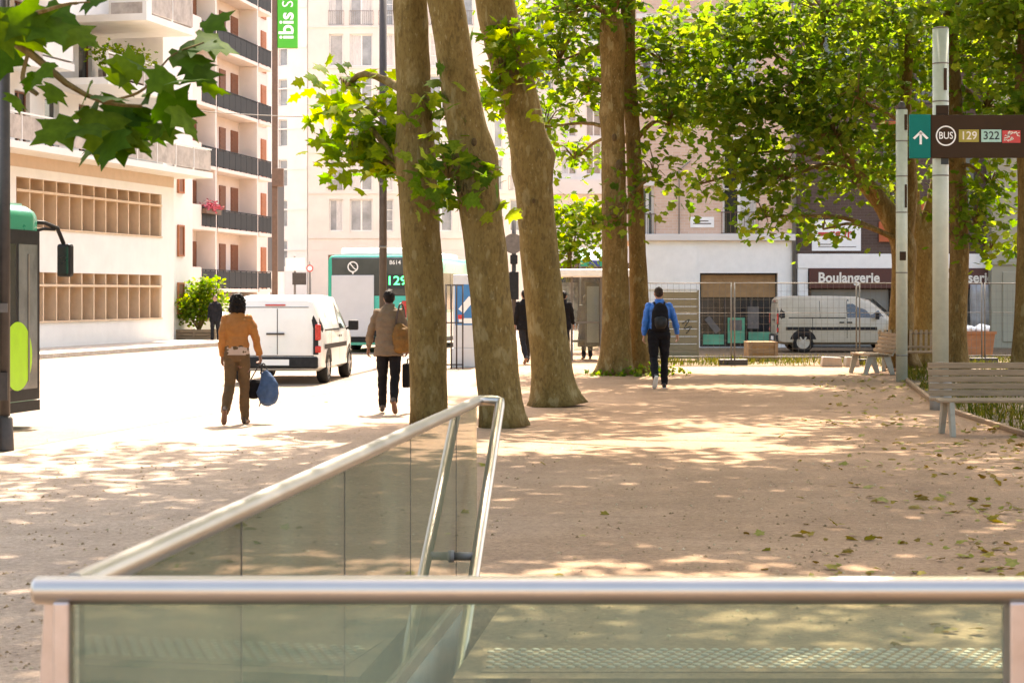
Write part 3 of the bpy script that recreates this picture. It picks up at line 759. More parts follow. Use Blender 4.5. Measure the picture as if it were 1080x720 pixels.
for (x, y, L, a) in [(20,6,62,-60),(45,20,58,-70),(66,28,60,-35),(28,34,60,-110),(8,50,52,-95),(90,2,40,-25),(36,76,34,-80),(14,100,34,-100),(12,24,62,-140),(60,92,38,-120),
        (95,86,46,-150),(88,112,58,-165),(110,118,76,-98),(78,128,66,-140),(120,128,66,-78),(140,120,62,-60),(150,100,56,-35),(165,108,66,-25),(185,112,56,-55),(172,96,54,-10),
        (150,72,52,170),(165,78,50,100),(180,58,58,10),(196,45,56,-20),(208,38,60,-5),(200,62,46,-60),(190,84,54,-75),(168,130,44,-80),(205,70,52,-65),(214,90,38,-60),(100,100,48,-45),(128,92,54,60),(214,30,50,40),(140,140,46,-95),
        (125,104,50,-120),(146,112,52,-100),(160,92,48,-150),(178,76,44,-130),(104,104,44,-170),(112,134,72,-96),(122,138,60,-84),(104,130,56,-115),(52,66,44,-120),(180,120,54,-70),(50,6,50,-20),(5,8,50,-90),(34,18,46,-30),(132,132,60,-110)]:
    spec.append((x, y, L*.86, a))
P, N_, D, S = [], [], [], []
lo = V(lt.location)
for (x, y, L, a) in spec:
    p = at(x, y, 8.0+random.uniform(-.22,.22)) - lo
    P.append(p); S.append(L/250*.95); D.append((math.cos(R(a)), random.uniform(-.35,.2), math.sin(R(a))))
    q = random.choice([1,1,1,-1])
    N_.append((random.uniform(-.8,.8), -.55*q+random.uniform(-.5,.5), .75+random.uniform(-.4,.4)))
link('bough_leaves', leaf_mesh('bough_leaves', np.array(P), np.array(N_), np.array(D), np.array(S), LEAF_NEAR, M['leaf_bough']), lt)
# small bright tree by the bus shelter and thicker greenery behind
d9 = 56
tree('young_tree', (at(596,372,d9).x, d9, 0), 'small yellow green tree above the bus shelter between the trunks',
     [[w(598,373,d9,.09), w(598,320,d9,.08), w(601,270,d9,.06), w(604,220,d9,.04)]],
     [bl(606,240,d9,34,30,62), bl(596,262,d9,24,18,24), bl(618,222,d9,22,20,24), bl(590,225,d9,18,20,18)], 'leaf_bright', size=.2, per=12, spread=.34, flare=.1, group=None, limb_r=.03)
# weeds round the twin trunk
P, N_, D, S, _ = cloud([(at(678,394,39).x, 39.2, .12, .35, .3, .16, 16), (at(632,396,39.4).x, 39.4, .06, .2, .2, .06, 6), (at(706,390,39).x,40,.1,.3,.3,.14,7)], 9, .1, .12)
o = link('weeds', leaf_mesh('weeds', P, N_, D, S, LEAF_FAR, M['leaf'])); tag(o, kind='stuff')
# ------------------------------------------------------------------ buildings. Local axes: x out of the facade, y along it, z up
def facade(mb, y0, y1, z0, z1, ops, t=.22, x0=0.0, m=0, mr=None):
    mr = m if mr is None else mr
    ys = sorted({y0, y1, *[o[0] for o in ops], *[o[1] for o in ops]}); zs = sorted({z0, z1, *[o[2] for o in ops], *[o[3] for o in ops]})
    ys = [y for y in ys if y0-1e-6 <= y <= y1+1e-6]; zs = [z for z in zs if z0-1e-6 <= z <= z1+1e-6]
    for a, b in zip(ys, ys[1:]):
        for c, d in zip(zs, zs[1:]):
            cy_, cz = (a+b)/2, (c+d)/2
            if any(o[0] < cy_ < o[1] and o[2] < cz < o[3] for o in ops): continue
            mb.quad((x0,a,c), (x0,b,c), (x0,b,d), (x0,a,d), m)
    for a, b, c, d in ops:
        mb.quad((x0,a,c), (x0,a,d), (x0-t,a,d), (x0-t,a,c), mr); mb.quad((x0,b,d), (x0,b,c), (x0-t,b,c), (x0-t,b,d), mr)
        mb.quad((x0,b,c), (x0,a,c), (x0-t,a,c), (x0-t,b,c), mr); mb.quad((x0,a,d), (x0,b,d), (x0-t,b,d), (x0-t,a,d), mr)
    # edges and body behind
    mb.quad((x0,y0,z0), (x0,y0,z1), (x0-t,y0,z1), (x0-t,y0,z0), m); mb.quad((x0,y1,z1), (x0,y1,z0), (x0-t,y1,z0), (x0-t,y1,z1), m)
    mb.quad((x0,y0,z1), (x0,y1,z1), (x0-t,y1,z1), (x0-t,y0,z1), m)

def window(root, y0, y1, z0, z1, x=-.12, leaves=2, frame='white_frame', pane='pane', rail=None, fw=.06, bars=0, curtain=None, name='window'):
    f = MB()
    f.box((x, y0, z0), (x+.06, y0+fw, z1)); f.box((x, y1-fw, z0), (x+.06, y1, z1))
    f.box((x, y0+fw, z0), (x+.06, y1-fw, z0+fw)); f.box((x, y0+fw, z1-fw), (x+.06, y1-fw, z1))
    for i in range(1, leaves):
        c = y0 + (y1-y0)*i/leaves; f.box((x+.002, c-fw*.6, z0+fw), (x+.062, c+fw*.6, z1-fw))
    for i in range(bars):
        c = z0 + (z1-z0)*(i+1)/(bars+1); f.box((x+.004, y0+fw, c-.02), (x+.05, y1-fw, c+.02))
    fo = f.build(name, M[frame], root)
    p = MB(); p.box((x+.01, y0+fw*.5, z0+fw*.5), (x+.025, y1-fw*.5, z1-fw*.5), 0)
    if curtain:
        a = y0 + (y1-y0)*curtain[0]; b_ = y0 + (y1-y0)*curtain[1]
        p.box((x+.026, a+.0, z0+fw), (x+.032, b_, z1-fw*1.2), 1)
    p.build('pane', [M[pane], M['curtain']], fo)
    if rail:
        r = MB(); zt = z0+rail
        r.bar((.06,y0-.05,zt), (.06,y1+.05,zt), .03, .03); r.bar((.06,y0-.05,z0+.06), (.06,y1+.05,z0+.06), .025, .025)
        k = max(4, int((y1-y0)/.13))
        for i in range(k+1):
            c = y0-.04+(y1-y0+.08)*i/k; r.bar((.06,c,z0+.06), (.06,c,zt), .014, .014)
        r.build('window_rail', M['brown_metal'], fo)
    return fo

# --- 1 low wing with the two rows of fins
wg = thing('apartment_block', (-11.5, 64.5, 0), -WTH, 'white block on the left with two long openings of tan fins and glazed balconies', 'building')
mb = MB()
OPS = [(-11.2,-1.05,.86,2.33), (-11.2,-1.05,3.57,5.02), (-24,-12.2,.86,2.33), (-24,-12.2,3.57,5.02)]
facade(mb, -34, 0, 0, 5.3, OPS, t=.5, mr=1)
mb.box((-11, -34, 0), (-.5, 0, 5.3))
mb.build('wall', [M['white_plaster'], M['fin_tan']], wg)
b = MB(); b.box((-11, -34, 5.302), (.0, .0, 5.66)); b.build('beige_band', M['beige_band'], wg)
for (a, c, z0, z1) in OPS:
    g = MB(); g.box((-.498, a, z0), (-.47, c, z1), 0)
    n = 12
    for i in range(n):
        y = c - .84*(i) - .02
        if y < a+.05: break
        g.box((-.46, y-.07, z0+.004), (-.02, y, z1-.004), 1)
    zr = z0 + (z1-z0)*.72
    g.box((-.15, a+.004, zr), (.03, c-.004, zr+.07), 1); g.box((-.4, a+.004, z0+.003), (.05, c-.004, z0+.05), 1)
    g.build('fin_grille', [M['tan_panel'], M['fin_tan']], wg)
# long glazed balcony over the band
b = MB(); b.box((-2, -34, 5.662), (1.05, .9, 5.86)); bo = b.build('balcony', M['white_plaster'], wg)
def parapet(y0, y1, z0, z1, x, m, cap=True, par=bo, ret=None):
    p = MB(); n = max(1, round((y1-y0)/1.5))
    for i in range(n):
        a, c = y0+(y1-y0)*i/n, y0+(y1-y0)*(i+1)/n
        p.box((x-.03, a+.02, z0+.07), (x, c-.02, z1-.04), 0); p.box((x-.04, a-.02, z0), (x+.01, a+.02, z1), 1)
    if cap: p.box((x-.06, y0, z1), (x+.03, y1, z1+.05), 1)
    if ret is not None: p.box((ret, y1-.03, z0+.05), (x-.04, y1, z1), 0); p.box((ret, y1-.04, z1), (x-.06, y1+.02, z1+.05), 1)
    return p.build('parapet', [M[m], M['white_frame']], par)
parapet(-34, .85, 5.86, 6.62, 1.0, 'grey_glass_rail', ret=-.4)
# storeys set back
mb = MB()
UP = []
for zf in (5.86, 8.62, 11.38, 14.14):
    for y in (-22,-19.5,-15.6,-12.2,-9.4,-6.6,-4.6,-2.2): UP.append((y-.5, y+.5, zf+.05, zf+2.1))
facade(mb, -34, -.4, 5.66, 17.2, UP, t=.3, x0=-2.2)
mb.box((-11, -34, 5.664), (-2.505, -.4, 17.2)); mb.box((-11.2, -34.2, 17.2), (-1.7, -.1, 17.5))
mb.build('upper_wall', M['white_plaster'], wg)
for i, (a, c, z0, z1) in enumerate(UP):
    window(wg, a, c, z0, z1, x=-2.4, leaves=2 if i % 3 else 1, frame=('white_frame','shutter_brown')[i % 2], pane='pane_dark', curtain=(0,.5) if i % 4 == 0 else None)
def balcony(par, y0, y1, z, x0, x1, h, m, solid=0, name='balcony'):
    b = MB(); b.box((x0, y0, z-.22), (x1, y1, z))
    o = b.build(name, M['white_plaster'], par)
    if solid:
        p = MB(); p.box((x1-.14, y0+.004, z+.002), (x1-.002, y0+solid, z+h+.1)); p.build('solid_parapet', M['white_plaster'], o)
        y0 = y0 + solid
    parapet(y0+.03, y1-.02, z+.002, z+h, x1-.03, m, par=o, ret=x0+.1)
    return o
balcony(wg, -16, -8.9, 8.55, -2.2, -.3, .85, 'grey_glass_rail'); balcony(wg, -8.7, -6.5, 8.75, -2.2, -.5, 1.0, 'white_plaster')
b2 = balcony(wg, -5.6, -1.4, 8.45, -2.2, .2, .75, 'grey_glass_rail')
balcony(wg, -9.2, -5.7, 11.2, -2.2, .4, .85, 'grey_glass_rail', 0); balcony(wg, -4.3, -.4, 10.6, -2.2, .9, 1.0, 'grey_glass_rail', .4)
balcony(wg, -20, -10.5, 11.3, -2.2, -.1, .85, 'grey_glass_rail'); balcony(wg, -10, -3.5, 13.6, -2.2, .5, .9, 'grey_glass_rail', 1.2)
# slim windows at the far end of the wing
mb = MB(); mb.box((-3.2, .002, 0), (-.4, 2.6, 16)); mb.build('end_wall', M['white_plaster'], wg)
for z in (1.0, 3.0, 5.2): window(wg, 1.2, 1.75, z, z+1.1, x=-.39, leaves=1, frame='shutter_orange', pane='shutter_brown')
# balcony shrubs
for (y, z, x) in ((-4.6, 9.0, .0), (-3.0, 9.0, .05)):
    rt = thing('balcony_plant', wg.matrix_basis @ V((x-.25, y, 8.46)), 0, ('leafy shrub on the glazed balcony of the white block, nearer the street end' if y < -4 else 'leafy shrub on the glazed balcony of the white block, nearer the tower'), 'plant', 'balcony plants on the white block')
    p = MB(); p.tube([(0,0,0),(0,0,.4)], [.16,.21], 12); p.build('plant_pot', M['brown_metal'], rt)
    P, N_, D, S, _ = cloud([(0,0,.95,.55,.6,.42,26)], 9, .13, .16)
    link('foliage', leaf_mesh('foliage', P, N_, D, S, LEAF_FAR, M['leaf_bright']), rt)

# --- 2 balcony tower
TTH = math.atan(.155)
tw = thing('apartment_tower', (-13.57, 87, 0), -TTH, 'pinkish tower block with stacked dark railed balconies left of the green hotel sign', 'building')
mb = MB()
mb.box((-14, -9.2, 0), (-.92, 11.6, 26))
for y in (-.12, 6.55): mb.box((-.918, y, 1.6), (.0, y+.2, 26))
mb.box((-.916, -8.9, 0), (-.3, -5.75, 26)); mb.box((-.916, -5.7, 0), (-.2, -3.1, 1.7)); mb.box((-.916, .3, 0), (-.1, 8.9, 1.5))
mb.build('wall', M['pink_plaster'], tw)
for k in range(9):
    z = 1.95 + 2.78*k
    for (y0, y1, sol) in ((.1, 6.53, 0), (6.77, 8.94, 0), (-5.7, -.14, 3.4)):
        b = MB(); b.box((-.918, y0, z-.16), (.06, y1, z))
        if sol: b.box((-.1, y0, z+.002), (.05, y0+sol, z+.95))
        o = b.build('balcony', M['pink_plaster'], tw)
        b = MB(); b.box((.0, y0+sol+.02, z+.05), (.03, y1-.02, z+.80)); n = int((y1-y0-sol)/1.0)+1
        for q in range(n+1): y = y0+sol+.03+(y1-y0-sol-.06)*q/n; b.box((-.012, y-.02, z), (.036, y+.02, z+.82))
        b.box((-.02, y0+sol, z+.82), (.045, y1, z+.87)); b.build('parapet', M['dark_rail'], o)
    for (y, wd, mm, nm) in ((3.3,.95,'shutter_brown',1), (5.15,1.1,'shutter_brown',1), (.9,.9,'shutter_brown',1), (10.3,.9,'shutter_orange',1), (-2.3,1.3,'pane',2), (-.95,.75,'shutter_brown',1)):
        if nm == 2: window(tw, y, y+wd, z+.02, z+2.15, x=-.915, leaves=2, pane='pane', curtain=(0,.5))
        else:
            s_ = MB(); s_.box((-.918, y, z+.02), (-.87, y+wd, z+2.15), 0)
            for q in range(9): s_.box((-.87, y+.08, z+.15+q*.21), (-.855, y+wd-.08, z+.29+q*.21), 0)
            s_.build('shutter', M[mm], tw)
    window(tw, -7.9, -7.1, z+.4, z+1.75, x=-.3, leaves=1, frame='shutter_orange', pane='shutter_brown')
rt = thing('flower_box', tw.matrix_basis @ V((.16, -1.2, 1.95+2.78+.55)), -TTH, 'window box of pink flowers on a dark balcony rail of the tower', 'flowers')
mb = MB(); mb.box((-.1,-1.1,0),(.1,1.1,.22)); mb.build('planter', M['brown_metal'], rt)
P, N_, D, S, _ = cloud([(0,0,.36,.22,1.15,.2,40)], 8, .11, .12); me = leaf_mesh('blooms', P, N_, D, S, LEAF_FAR, M['flower']); link('blooms', me, rt)
rt.location = tw.matrix_basis @ V((.18, -1.2, 1.95+2.78+.58))

# --- 3 slate clad house and the hotel sign mast
sh = thing('slate_house', at(283,350,99)*1.0, -R(8), 'dark slate clad house squeezed between the tower and the cream building', 'building')
sh.location.z = 0
mb = MB(); facade(mb, -1.3, 3.2, 2.9, 8.0, [(-.9,-.2,4.2,6.4)]); mb.box((-8,-1.3,2.9),(-.225,3.2,8.0)); mb.build('upper_wall', M['slate_clad'], sh)
mb = MB(); facade(mb, -1.3, 3.2, 0, 2.89, [(.4,1.5,.2,2.5)]); mb.box((-8,-1.3,0),(-.225,3.2,2.89)); mb.build('wall', M['white_plaster'], sh)
window(sh, -.9, -.2, 4.2, 6.4, leaves=1, frame='dark_metal', pane='pane'); window(sh, .4, 1.5, .2, 2.5, leaves=2, pane='pane_dark')
mb = MB(); 
fr = MB()
# front of the slate house facing the square
fr.box((.02,-1.32,2.92),(1.3,-1.30,7.98)); 
ds = 84; s_ = F/ds
hs = thing('hotel_sign', (at(290,350,ds).x, ds, 0), 0, 'tall green vertical hotel sign on a brown mast', 'sign')
x = lambda px: (px-290)/s_
z = lambda py: EYE-(py-HZ)/s_
mb = MB(); mb.box((-.12,-.12,0),(.12,.12,z(-60))); mb.build('mast', M['brown_metal'], hs, bevel=.02)
mb = MB(); mb.box((-.1,-.3,z(197)),(x(299.5),.1,z(178))); mb.build('junction_box', M['brown_metal'], hs, bevel=.02)
mb = MB(); mb.box((.13,-.16,z(51)),(x(314),.16,z(-62))); po = mb.build('sign_panel', M['hotel_green'], hs, bevel=.02)
mb = MB(); up, rt_ = (0,0,1), (-1,0,0)
cx = x(303)
mb.text('ibis', .92, (cx, -.162, z(28)), up, rt_, .006, bold=.022)
mb.text('STYLES', .70, (cx+.06, -.162, z(-17)), up, rt_, .006)
mb.build('lettering', M['sign_white'], po)

# --- 4 cream building closing the street
cb = thing('cream_building', (at(325,338,126).x, 126, 0), -math.pi/2, 'large cream stone building closing the street behind the green bus', 'building')
s_ = F/126
cyy = lambda px: (px-325)/s_
cz = lambda py: EYE-(py-HZ)/s_
ops, kinds = [], []
cols = []
for off in (0, 84, 168):
    cols += [(347+off,362+off,'n'), (369+off,393+off,'w')] + ([(400+off,415+off,'n')] if off < 100 else [])
for py in (-136, -93, -50, -7, 36, 79, 122, 167, 210):
    for a, c, kd in cols:
        ops.append((cyy(a), cyy(c), cz(py+34), cz(py))); kinds.append(kd)
mb = MB(); facade(mb, 0, cyy(560), 4.6, 31, ops, t=.3); mb.box((-14, 0, 4.6), (-.305, cyy(560), 31))
for py in (-102,-59,-16,28,71,115,160,203,250): mb.box((.002, 0, cz(py)-.1), (.07, cyy(560), cz(py)))
mb.build('wall', M['cream_stone'], cb)
mb = MB(); facade(mb, 0, cyy(560), 0, 4.59, [(cyy(346),cyy(395),3.5,4.3), (cyy(346),cyy(395),.3,3.2), (cyy(430),cyy(500),.3,3.4)], t=.3); mb.box((-14,0,0),(-.305,cyy(560),4.59)); mb.build('ground_floor', M['cream_stone'], cb)
mb = MB(); mb.box((-.28,cyy(346)+.01,3.51),(-.1,cyy(395)-.01,4.29)); mb.box((-.28,cyy(346)+.01,.31),(-.2,cyy(395)-.01,3.19)); mb.build('shop_sign', M['shutter_brown'], cb)
for i, ((a, c, z0, z1), kd) in enumerate(zip(ops, kinds)):
    window(cb, a, c, z0, z1, x=-.25, leaves=2 if kd == 'w' else 1, pane='pane_sky', rail=.95 if z0 > 19 or i % 7 == 0 else None, fw=.09, bars=2 if i % 5 == 1 else 0, curtain=(0,.45) if i % 3 == 0 else ((.5,1) if i % 3 == 1 else None))
wb = thing('white_building', (at(325,338,126).x-.02, 126.3, 0), -math.pi/2-R(28), 'blank white side building left of the cream facade behind the hotel sign', 'building')
ops = [(-2.4,-1.7,q+.5,q+2.3) for q in (3.0,5.7,8.4,11.1,13.8,16.5,19.2)]
mb = MB(); facade(mb, -9, -.1, 0, 31, ops, t=.25); mb.box((-5,-9,0),(-.255,-.1,31))
for q in (4.6,7.3,10.0,12.7,15.4,18.1,20.8): mb.box((.002,-9,q),(.06,-.1,q+.1))
mb.build('wall', M['pale_stone'], wb)
for o in ops: window(wb, *o, x=-.2, leaves=1, pane='pane_sky')

# --- 5 pale house behind the shelter
ph = thing('pale_house', (at(556,330,104).x, 104, 0), -math.pi/2, 'pale rendered house seen through the leaves behind the bus shelter', 'building')
s_ = F/104; a = lambda px: (px-556)/s_; zz = lambda py: EYE-(py-HZ)/s_
ops = [(a(p0), a(p0+16), zz(q+34), zz(q)) for q in (-90,-40,10,60,110,150) for p0 in (566,592,618,644,668,694)]
ops += [(a(566),a(700),.4,3.4)]
mb = MB(); facade(mb, 0, 10, 0, 24, ops, t=.25); mb.box((-9,0,0),(-.255,10,24)); mb.box((.002,-.1,zz(205)),(.5,10,zz(190))); mb.box((.002,0,zz(60)-1.2),(.12,10,zz(60)-1.0))
mb.build('wall', M['pale_stone'], ph)
for i, o in enumerate(ops[:-1]): window(ph, *o, x=-.2, pane='pane', curtain=(0,.5) if i % 2 else None, rail=.8 if i % 3 == 0 else None)
window(ph, *ops[-1], x=-.2, leaves=6, frame='dark_metal', pane='pane_dark', name='shop_window')

# --- 6 corner building: white shop below, pale brick above
DB = 60.0; s_ = F/DB
bx = lambda px: (px-672)/s_
bz = lambda py: EYE-(py-HZ)/s_
cb2 = thing('corner_building', (at(672,366,DB).x, DB, 0), -math.pi/2, 'corner house of pale brick above a white shop front with a big window', 'building')
ops = [(bx(762),bx(798),bz(248),bz(150)), (bx(676),bx(690),bz(250),bz(196)), (bx(762),bx(798),bz(92),bz(0)), (bx(676),bx(700),bz(92),bz(20)), (bx(715),bx(742),bz(92),bz(20)), (bx(762),bx(798),bz(-60),bz(-150)), (bx(715),bx(742),bz(-60),bz(-140))]
mb = MB(); facade(mb, bx(660), bx(838), bz(252), 15.5, ops, t=.25); mb.box((-9,bx(660),bz(252)),(-.255,bx(838),15.5)); mb.build('brick_wall', M['brick_pink'], cb2)
wl = []
for i, o in enumerate(ops):
    window(cb2, *o, x=-.2, leaves=2, pane='pane_dark' if i in (0,) else 'pane', rail=.72, bars=1, fw=.08, curtain=(.5,1) if i % 2 == 0 else None)
mb = MB(); mb.box((.0,bx(660),bz(254)),(.22,bx(838),bz(247))); mb.build('cornice', M['pale_stone'], cb2, bevel=.015); mb = MB(); mb.box((.0,bx(660),bz(120)),(.14,bx(838),bz(114)))
mb.build('cornice', M['pale_stone'], cb2, bevel=.015)
for a, c, z0, z1 in ops:
    mb = MB(); mb.box((.002,a-.15,z1),(.05,c+.15,z1+.16)); mb.build('lintel', M['pale_stone'], cb2)
    mb = MB(); mb.box((.002,a-.1,z0-.14),(.07,c+.1,z0-.02)); mb.build('sill', M['pale_stone'], cb2)
mb = MB(); 
shop_ops = [(bx(738),bx(820),.02,bz(288))]
facade(mb, bx(672), bx(836), 0, bz(254.2), shop_ops, t=.35, x0=.06); mb.box((-.8,bx(672),0),(-.295,bx(836),bz(254.2)))
mb.box((.062,bx(672),bz(305)),(.11,bx(735),bz(262)))
mb.build('shop_front', M['white_paint'], cb2)
window(cb2, bx(738), bx(820), .02, bz(288), x=-.25, leaves=3, frame='dark_metal', pane='pane_dark', fw=.05, name='shop_window')
mb = MB(); mb.box((-.16,bx(742),.1),(-.14,bx(764),.42)); mb.box((-.15,bx(768),.15),(-.13,bx(786),.95)); mb.box((-.15,bx(790),.1),(-.13,bx(814),.5)); mb.build('poster', M['poster_green'], cb2)
mb = MB(); mb.box((-.128,bx(770),.55),(-.115,bx(783),.88)); mb.box((-.15,bx(789),.6),(-.13,bx(801),1.3)); mb.bar((-.13,bx(746),.95),(-.13,bx(758),.5),.02,.2); mb.build('poster', M['cloth_grey'], cb2)
mb = MB(); mb.box((-.17,bx(740),1.6),(-.14,bx(818),bz(290))); mb.build('shop_blind', M['cardboard'], cb2)
mb = MB(); mb.box((.0,bx(728),bz(240)),(.03,bx(753),bz(229)), 0); mb.box((.031,bx(731),bz(236.5)),(.034,bx(750),bz(235.3)),1); mb.box((.031,bx(734),bz(233.7)),(.034,bx(747),bz(232.5)),1); mb.build('street_plaque', [M['sign_white'], M['cloth_grey']], cb2)
mb = MB(); mb.tube([(.14,bx(837),0),(.14,bx(837),15)],.07,10); mb.tube([(.06,bx(716),bz(247)),(.06,bx(716),bz(180)),(.06,bx(728),bz(170))],.02,6); mb.build('drain_pipe', M['roller'], cb2)
mb = MB(); mb.box((-9.2,bx(655),15.5),(.3,bx(840),15.8)); mb.build('roof', M['slate_clad'], cb2)
# --- 7 bakery in the brown brick building
bk = thing('bakery_building', (at(840,366,DB).x+.02, DB, 0), -math.pi/2, 'brown brick building with a dark red bakery shop sign lettered Boulangerie', 'building')
kx_ = lambda px: (px-840)/s_
ops = [(kx_(930),kx_(950),bz(232),bz(150)), (kx_(985),kx_(1030),bz(232),bz(150)), (kx_(860),kx_(900),bz(110),bz(30)), (kx_(930),kx_(1000),bz(110),bz(30))]
mb = MB(); facade(mb, 0, kx_(1048), bz(268), 15, ops, t=.25); mb.box((-9,0,bz(268)),(-.255,kx_(1048),15)); mb.build('brick_wall', M['brick_brown'], bk)
for o in ops: window(bk, *o, x=-.2, leaves=2, frame='dark_metal', pane='pane_dark', rail=.9)
mb = MB(); mb.box((.005,kx_(952),bz(256)),(.08,kx_(984),bz(215))); mb.box((.005,kx_(926),bz(255)),(.08,kx_(951),bz(234))); mb.box((.005,kx_(926),bz(150)),(.08,kx_(990),bz(128))); mb.build('orange_panel', M['orange_panel'], bk)
mb = MB(); mb.box((-.6,0,bz(283)),(.12,kx_(1048),bz(267.8))); mb.build('white_band', M['white_paint'], bk, bevel=.01)
mb = MB(); facade(mb, 0, kx_(1048), 0, bz(283.2), [(kx_(855),kx_(938),.02,bz(305)), (kx_(950),kx_(1040),.02,bz(305))], t=.3); mb.box((-9,0,0),(-.6,kx_(1048),bz(283.2))); mb.build('shop_front', M['brick_dark'], bk)
mb = MB(); mb.box((.0,0,0),(.1,kx_(851),bz(283.2))); mb.build('white_pier', M['white_paint'], bk)
mb = MB(); mb.box((.01,kx_(852),bz(304)),(.2,kx_(1046),bz(283.4))); so_ = mb.build('shop_sign', M['sign_maroon'], bk, bevel=.01)
mb = MB()
def serif_text(mb, txt, size, y, z_, x_):
    mb.text(txt, size, (x_, y, z_), (0,1,0), (0,0,1), .006, bold=.028, align='LEFT', sx=.93)
serif_text(mb, 'Boulangerie', .44, kx_(861), bz(293.2), .2); serif_text(mb, 'Patisserie', .44, kx_(993), bz(293.2), .2)
mb.build('lettering', M['letter_cream'], so_)
mb = MB()
for (p0, p1) in ((855,938),(950,1040)):
    mb.box((-.2,kx_(p0)+.01,.03),(-.15,kx_(p1)-.01,bz(305.5)))
    for i in range(16): mb.box((-.15,kx_(p0)+.02,.06+i*.115),(-.135,kx_(p1)-.02,.14+i*.115))
mb.build('roller_shutter', M['roller'], bk)
mb = MB(); mb.box((.005,kx_(855.5),bz(264.5)),(.05,kx_(907),bz(232))); bo_ = mb.build('banner', M['sign_white'], bk)
mb = MB(); mb.text('rg.fr', .42, (.05, kx_(886), bz(246.5)), (0,1,0), (0,0,1), .004, bold=.02); mb.box((.051,kx_(862),bz(249)),(.054,kx_(876),bz(245))); mb.build('lettering', M['sign_red'], bo_)
mb = MB(); mb.box((.051,kx_(862),bz(258.2)),(.054,kx_(876),bz(257.2))); mb.box((.051,kx_(862),bz(260.8)),(.054,kx_(902),bz(260))); mb.build('small_print', M['cloth_grey'], bo_)
mb = MB(); mb.box((-9.2,-.02,15),(.3,kx_(1050),15.3)); mb.build('roof', M['slate_clad'], bk)
tp = MB()
for i in range(14):
    y = kx_(1021)+ i*.06
tp.loft([[ (.34+.05*math.sin(q*1.7+z0*3), kx_(1020)+q*.062, z0) for q in range(14)] + [(.30+.05*math.sin(q*1.7+z0*3), kx_(1020)+q*.062, z0) for q in range(13,-1,-1)] for z0 in (.5,.9,1.3,1.7,2.0)], smooth=True)
o = tp.build('plastic_sheet', M['tarp'], None); o.location = bk.location; o.rotation_euler = bk.rotation_euler
tag(o, 'translucent grey plastic sheet hanging over the bakery shutter', 'sheet')
# --- 8 beige building at the right
DP = 59.4; s_ = F/DP
pb = thing('beige_building', (at(1045.5,370,DP).x, DP, 0), -math.pi/2, 'plain beige building corner at the right edge beyond the bakery', 'building')
mb = MB(); mb.box((-8,0,0),(0,12,16)); mb.box((.0,.0,2.6),(.05,12,2.75)); mb.box((.0,.35,.2),(.04,.75,2.4)); mb.build('wall', M['beige_pillar'], pb, bevel=.02)
mb = MB(); mb.box((-8.2,-.2,16),(.3,12,16.3)); mb.build('roof', M['slate_clad'], pb)
for q in (3.6, 6.6, 9.6): window(pb, 2.2, 3.4, q, q+1.7, x=.001, pane='pane')
# ------------------------------------------------------------------ vehicles
def wheel(par, x, y, r, wd, side):
    t = MB(); s = 1 if side > 0 else -1
    pr = [(0,r*.62),(.0,r*.9),(.03,r),(wd-.03,r),(wd,r*.9),(wd,r*.62)]
    n = 26; rings = []
    for i in range(n):
        th = 2*math.pi*i/n
        rings.append([(x - s*a, y + rr*math.cos(th), r + rr*math.sin(th)) for a, rr in pr])
    rings.append(rings[0]); t.loft(rings, caps=False)
    w_ = thing_part('wheel', t, 'rubber', par)
    h = MB(); h.tube([(x-s*.05, y, r), (x-s*.02, y, r)], r*.64, 20)
    h.tube([(x-s*.02, y, r), (x+s*.005, y, r)], [r*.25, r*.2], 12)
    for k in range(6):
        th = k*math.pi/3; h.bar((x-s*.012, y+r*.2*math.cos(th), r+r*.2*math.sin(th)), (x-s*.012, y+r*.56*math.cos(th), r+r*.56*math.sin(th)), r*.14, .02, up=(1,0,0))
    h.build('rim', M['rim'], w_)
    return w_
def thing_part(name, mb, m, par, **k): return mb.build(name, M[m] if isinstance(m, str) else [M[q] for q in m], par, **k)

def car_ring(y, zb, zs, zr, wb, ws, wr):
    h = [(wb*.86, zb), (wb, zb+.07), (ws, zb+(zs-zb)*.55), (ws, zs), (ws-(ws-wr)*.72, zr-.16*(zr-zs)-.05), (wr, zr-.035), (wr*.8, zr)]
    return [(x, y, z) for x, z in h] + [(-x, y, z) for x, z in h[::-1]]
VAN = [(0,.34,.8,1.42,.80,.80,.62),(.03,.28,.9,1.58,.85,.86,.68),(.12,.25,.95,1.65,.87,.88,.70),(.5,.24,1.0,1.68,.875,.885,.71),(1.6,.24,1.0,1.68,.875,.885,.71),(2.35,.24,1.0,1.66,.875,.885,.70),
       (2.75,.24,1.0,1.56,.875,.88,.67),(3.1,.24,.98,1.30,.875,.88,.66),(3.35,.24,.93,1.07,.87,.87,.66),(3.7,.25,.82,.93,.84,.84,.60),(3.92,.28,.68,.78,.76,.77,.55),(4.0,.34,.55,.62,.66,.67,.5)]
def half_width(st, y, z):
    """half width of the van's skin at station y, height z"""
    for a, b in zip(st, st[1:]):
        if a[0] <= y <= b[0]:
            f = (y-a[0])/(b[0]-a[0]); q = [u+(v-u)*f for u, v in zip(a, b)]
            r = car_ring(*q)[:7]
            for (x0,_,z0), (x1,_,z1) in zip(r, r[1:]):
                if z0 <= z <= z1: return x0 + (x1-x0)*(z-z0)/(z1-z0)
            return r[-1][0]
    return .8
def side_panel(mb, st, s, pts, off=.006, m=0):
    """polygon (y,z) laid on the side skin, subdivided so it follows the curve"""
    vs = [(s*(half_width(st, y, z)+off), y, z) for y, z in pts]
    mb.add(vs, [tuple(range(len(vs))) if s > 0 else tuple(reversed(range(len(vs))))], m)
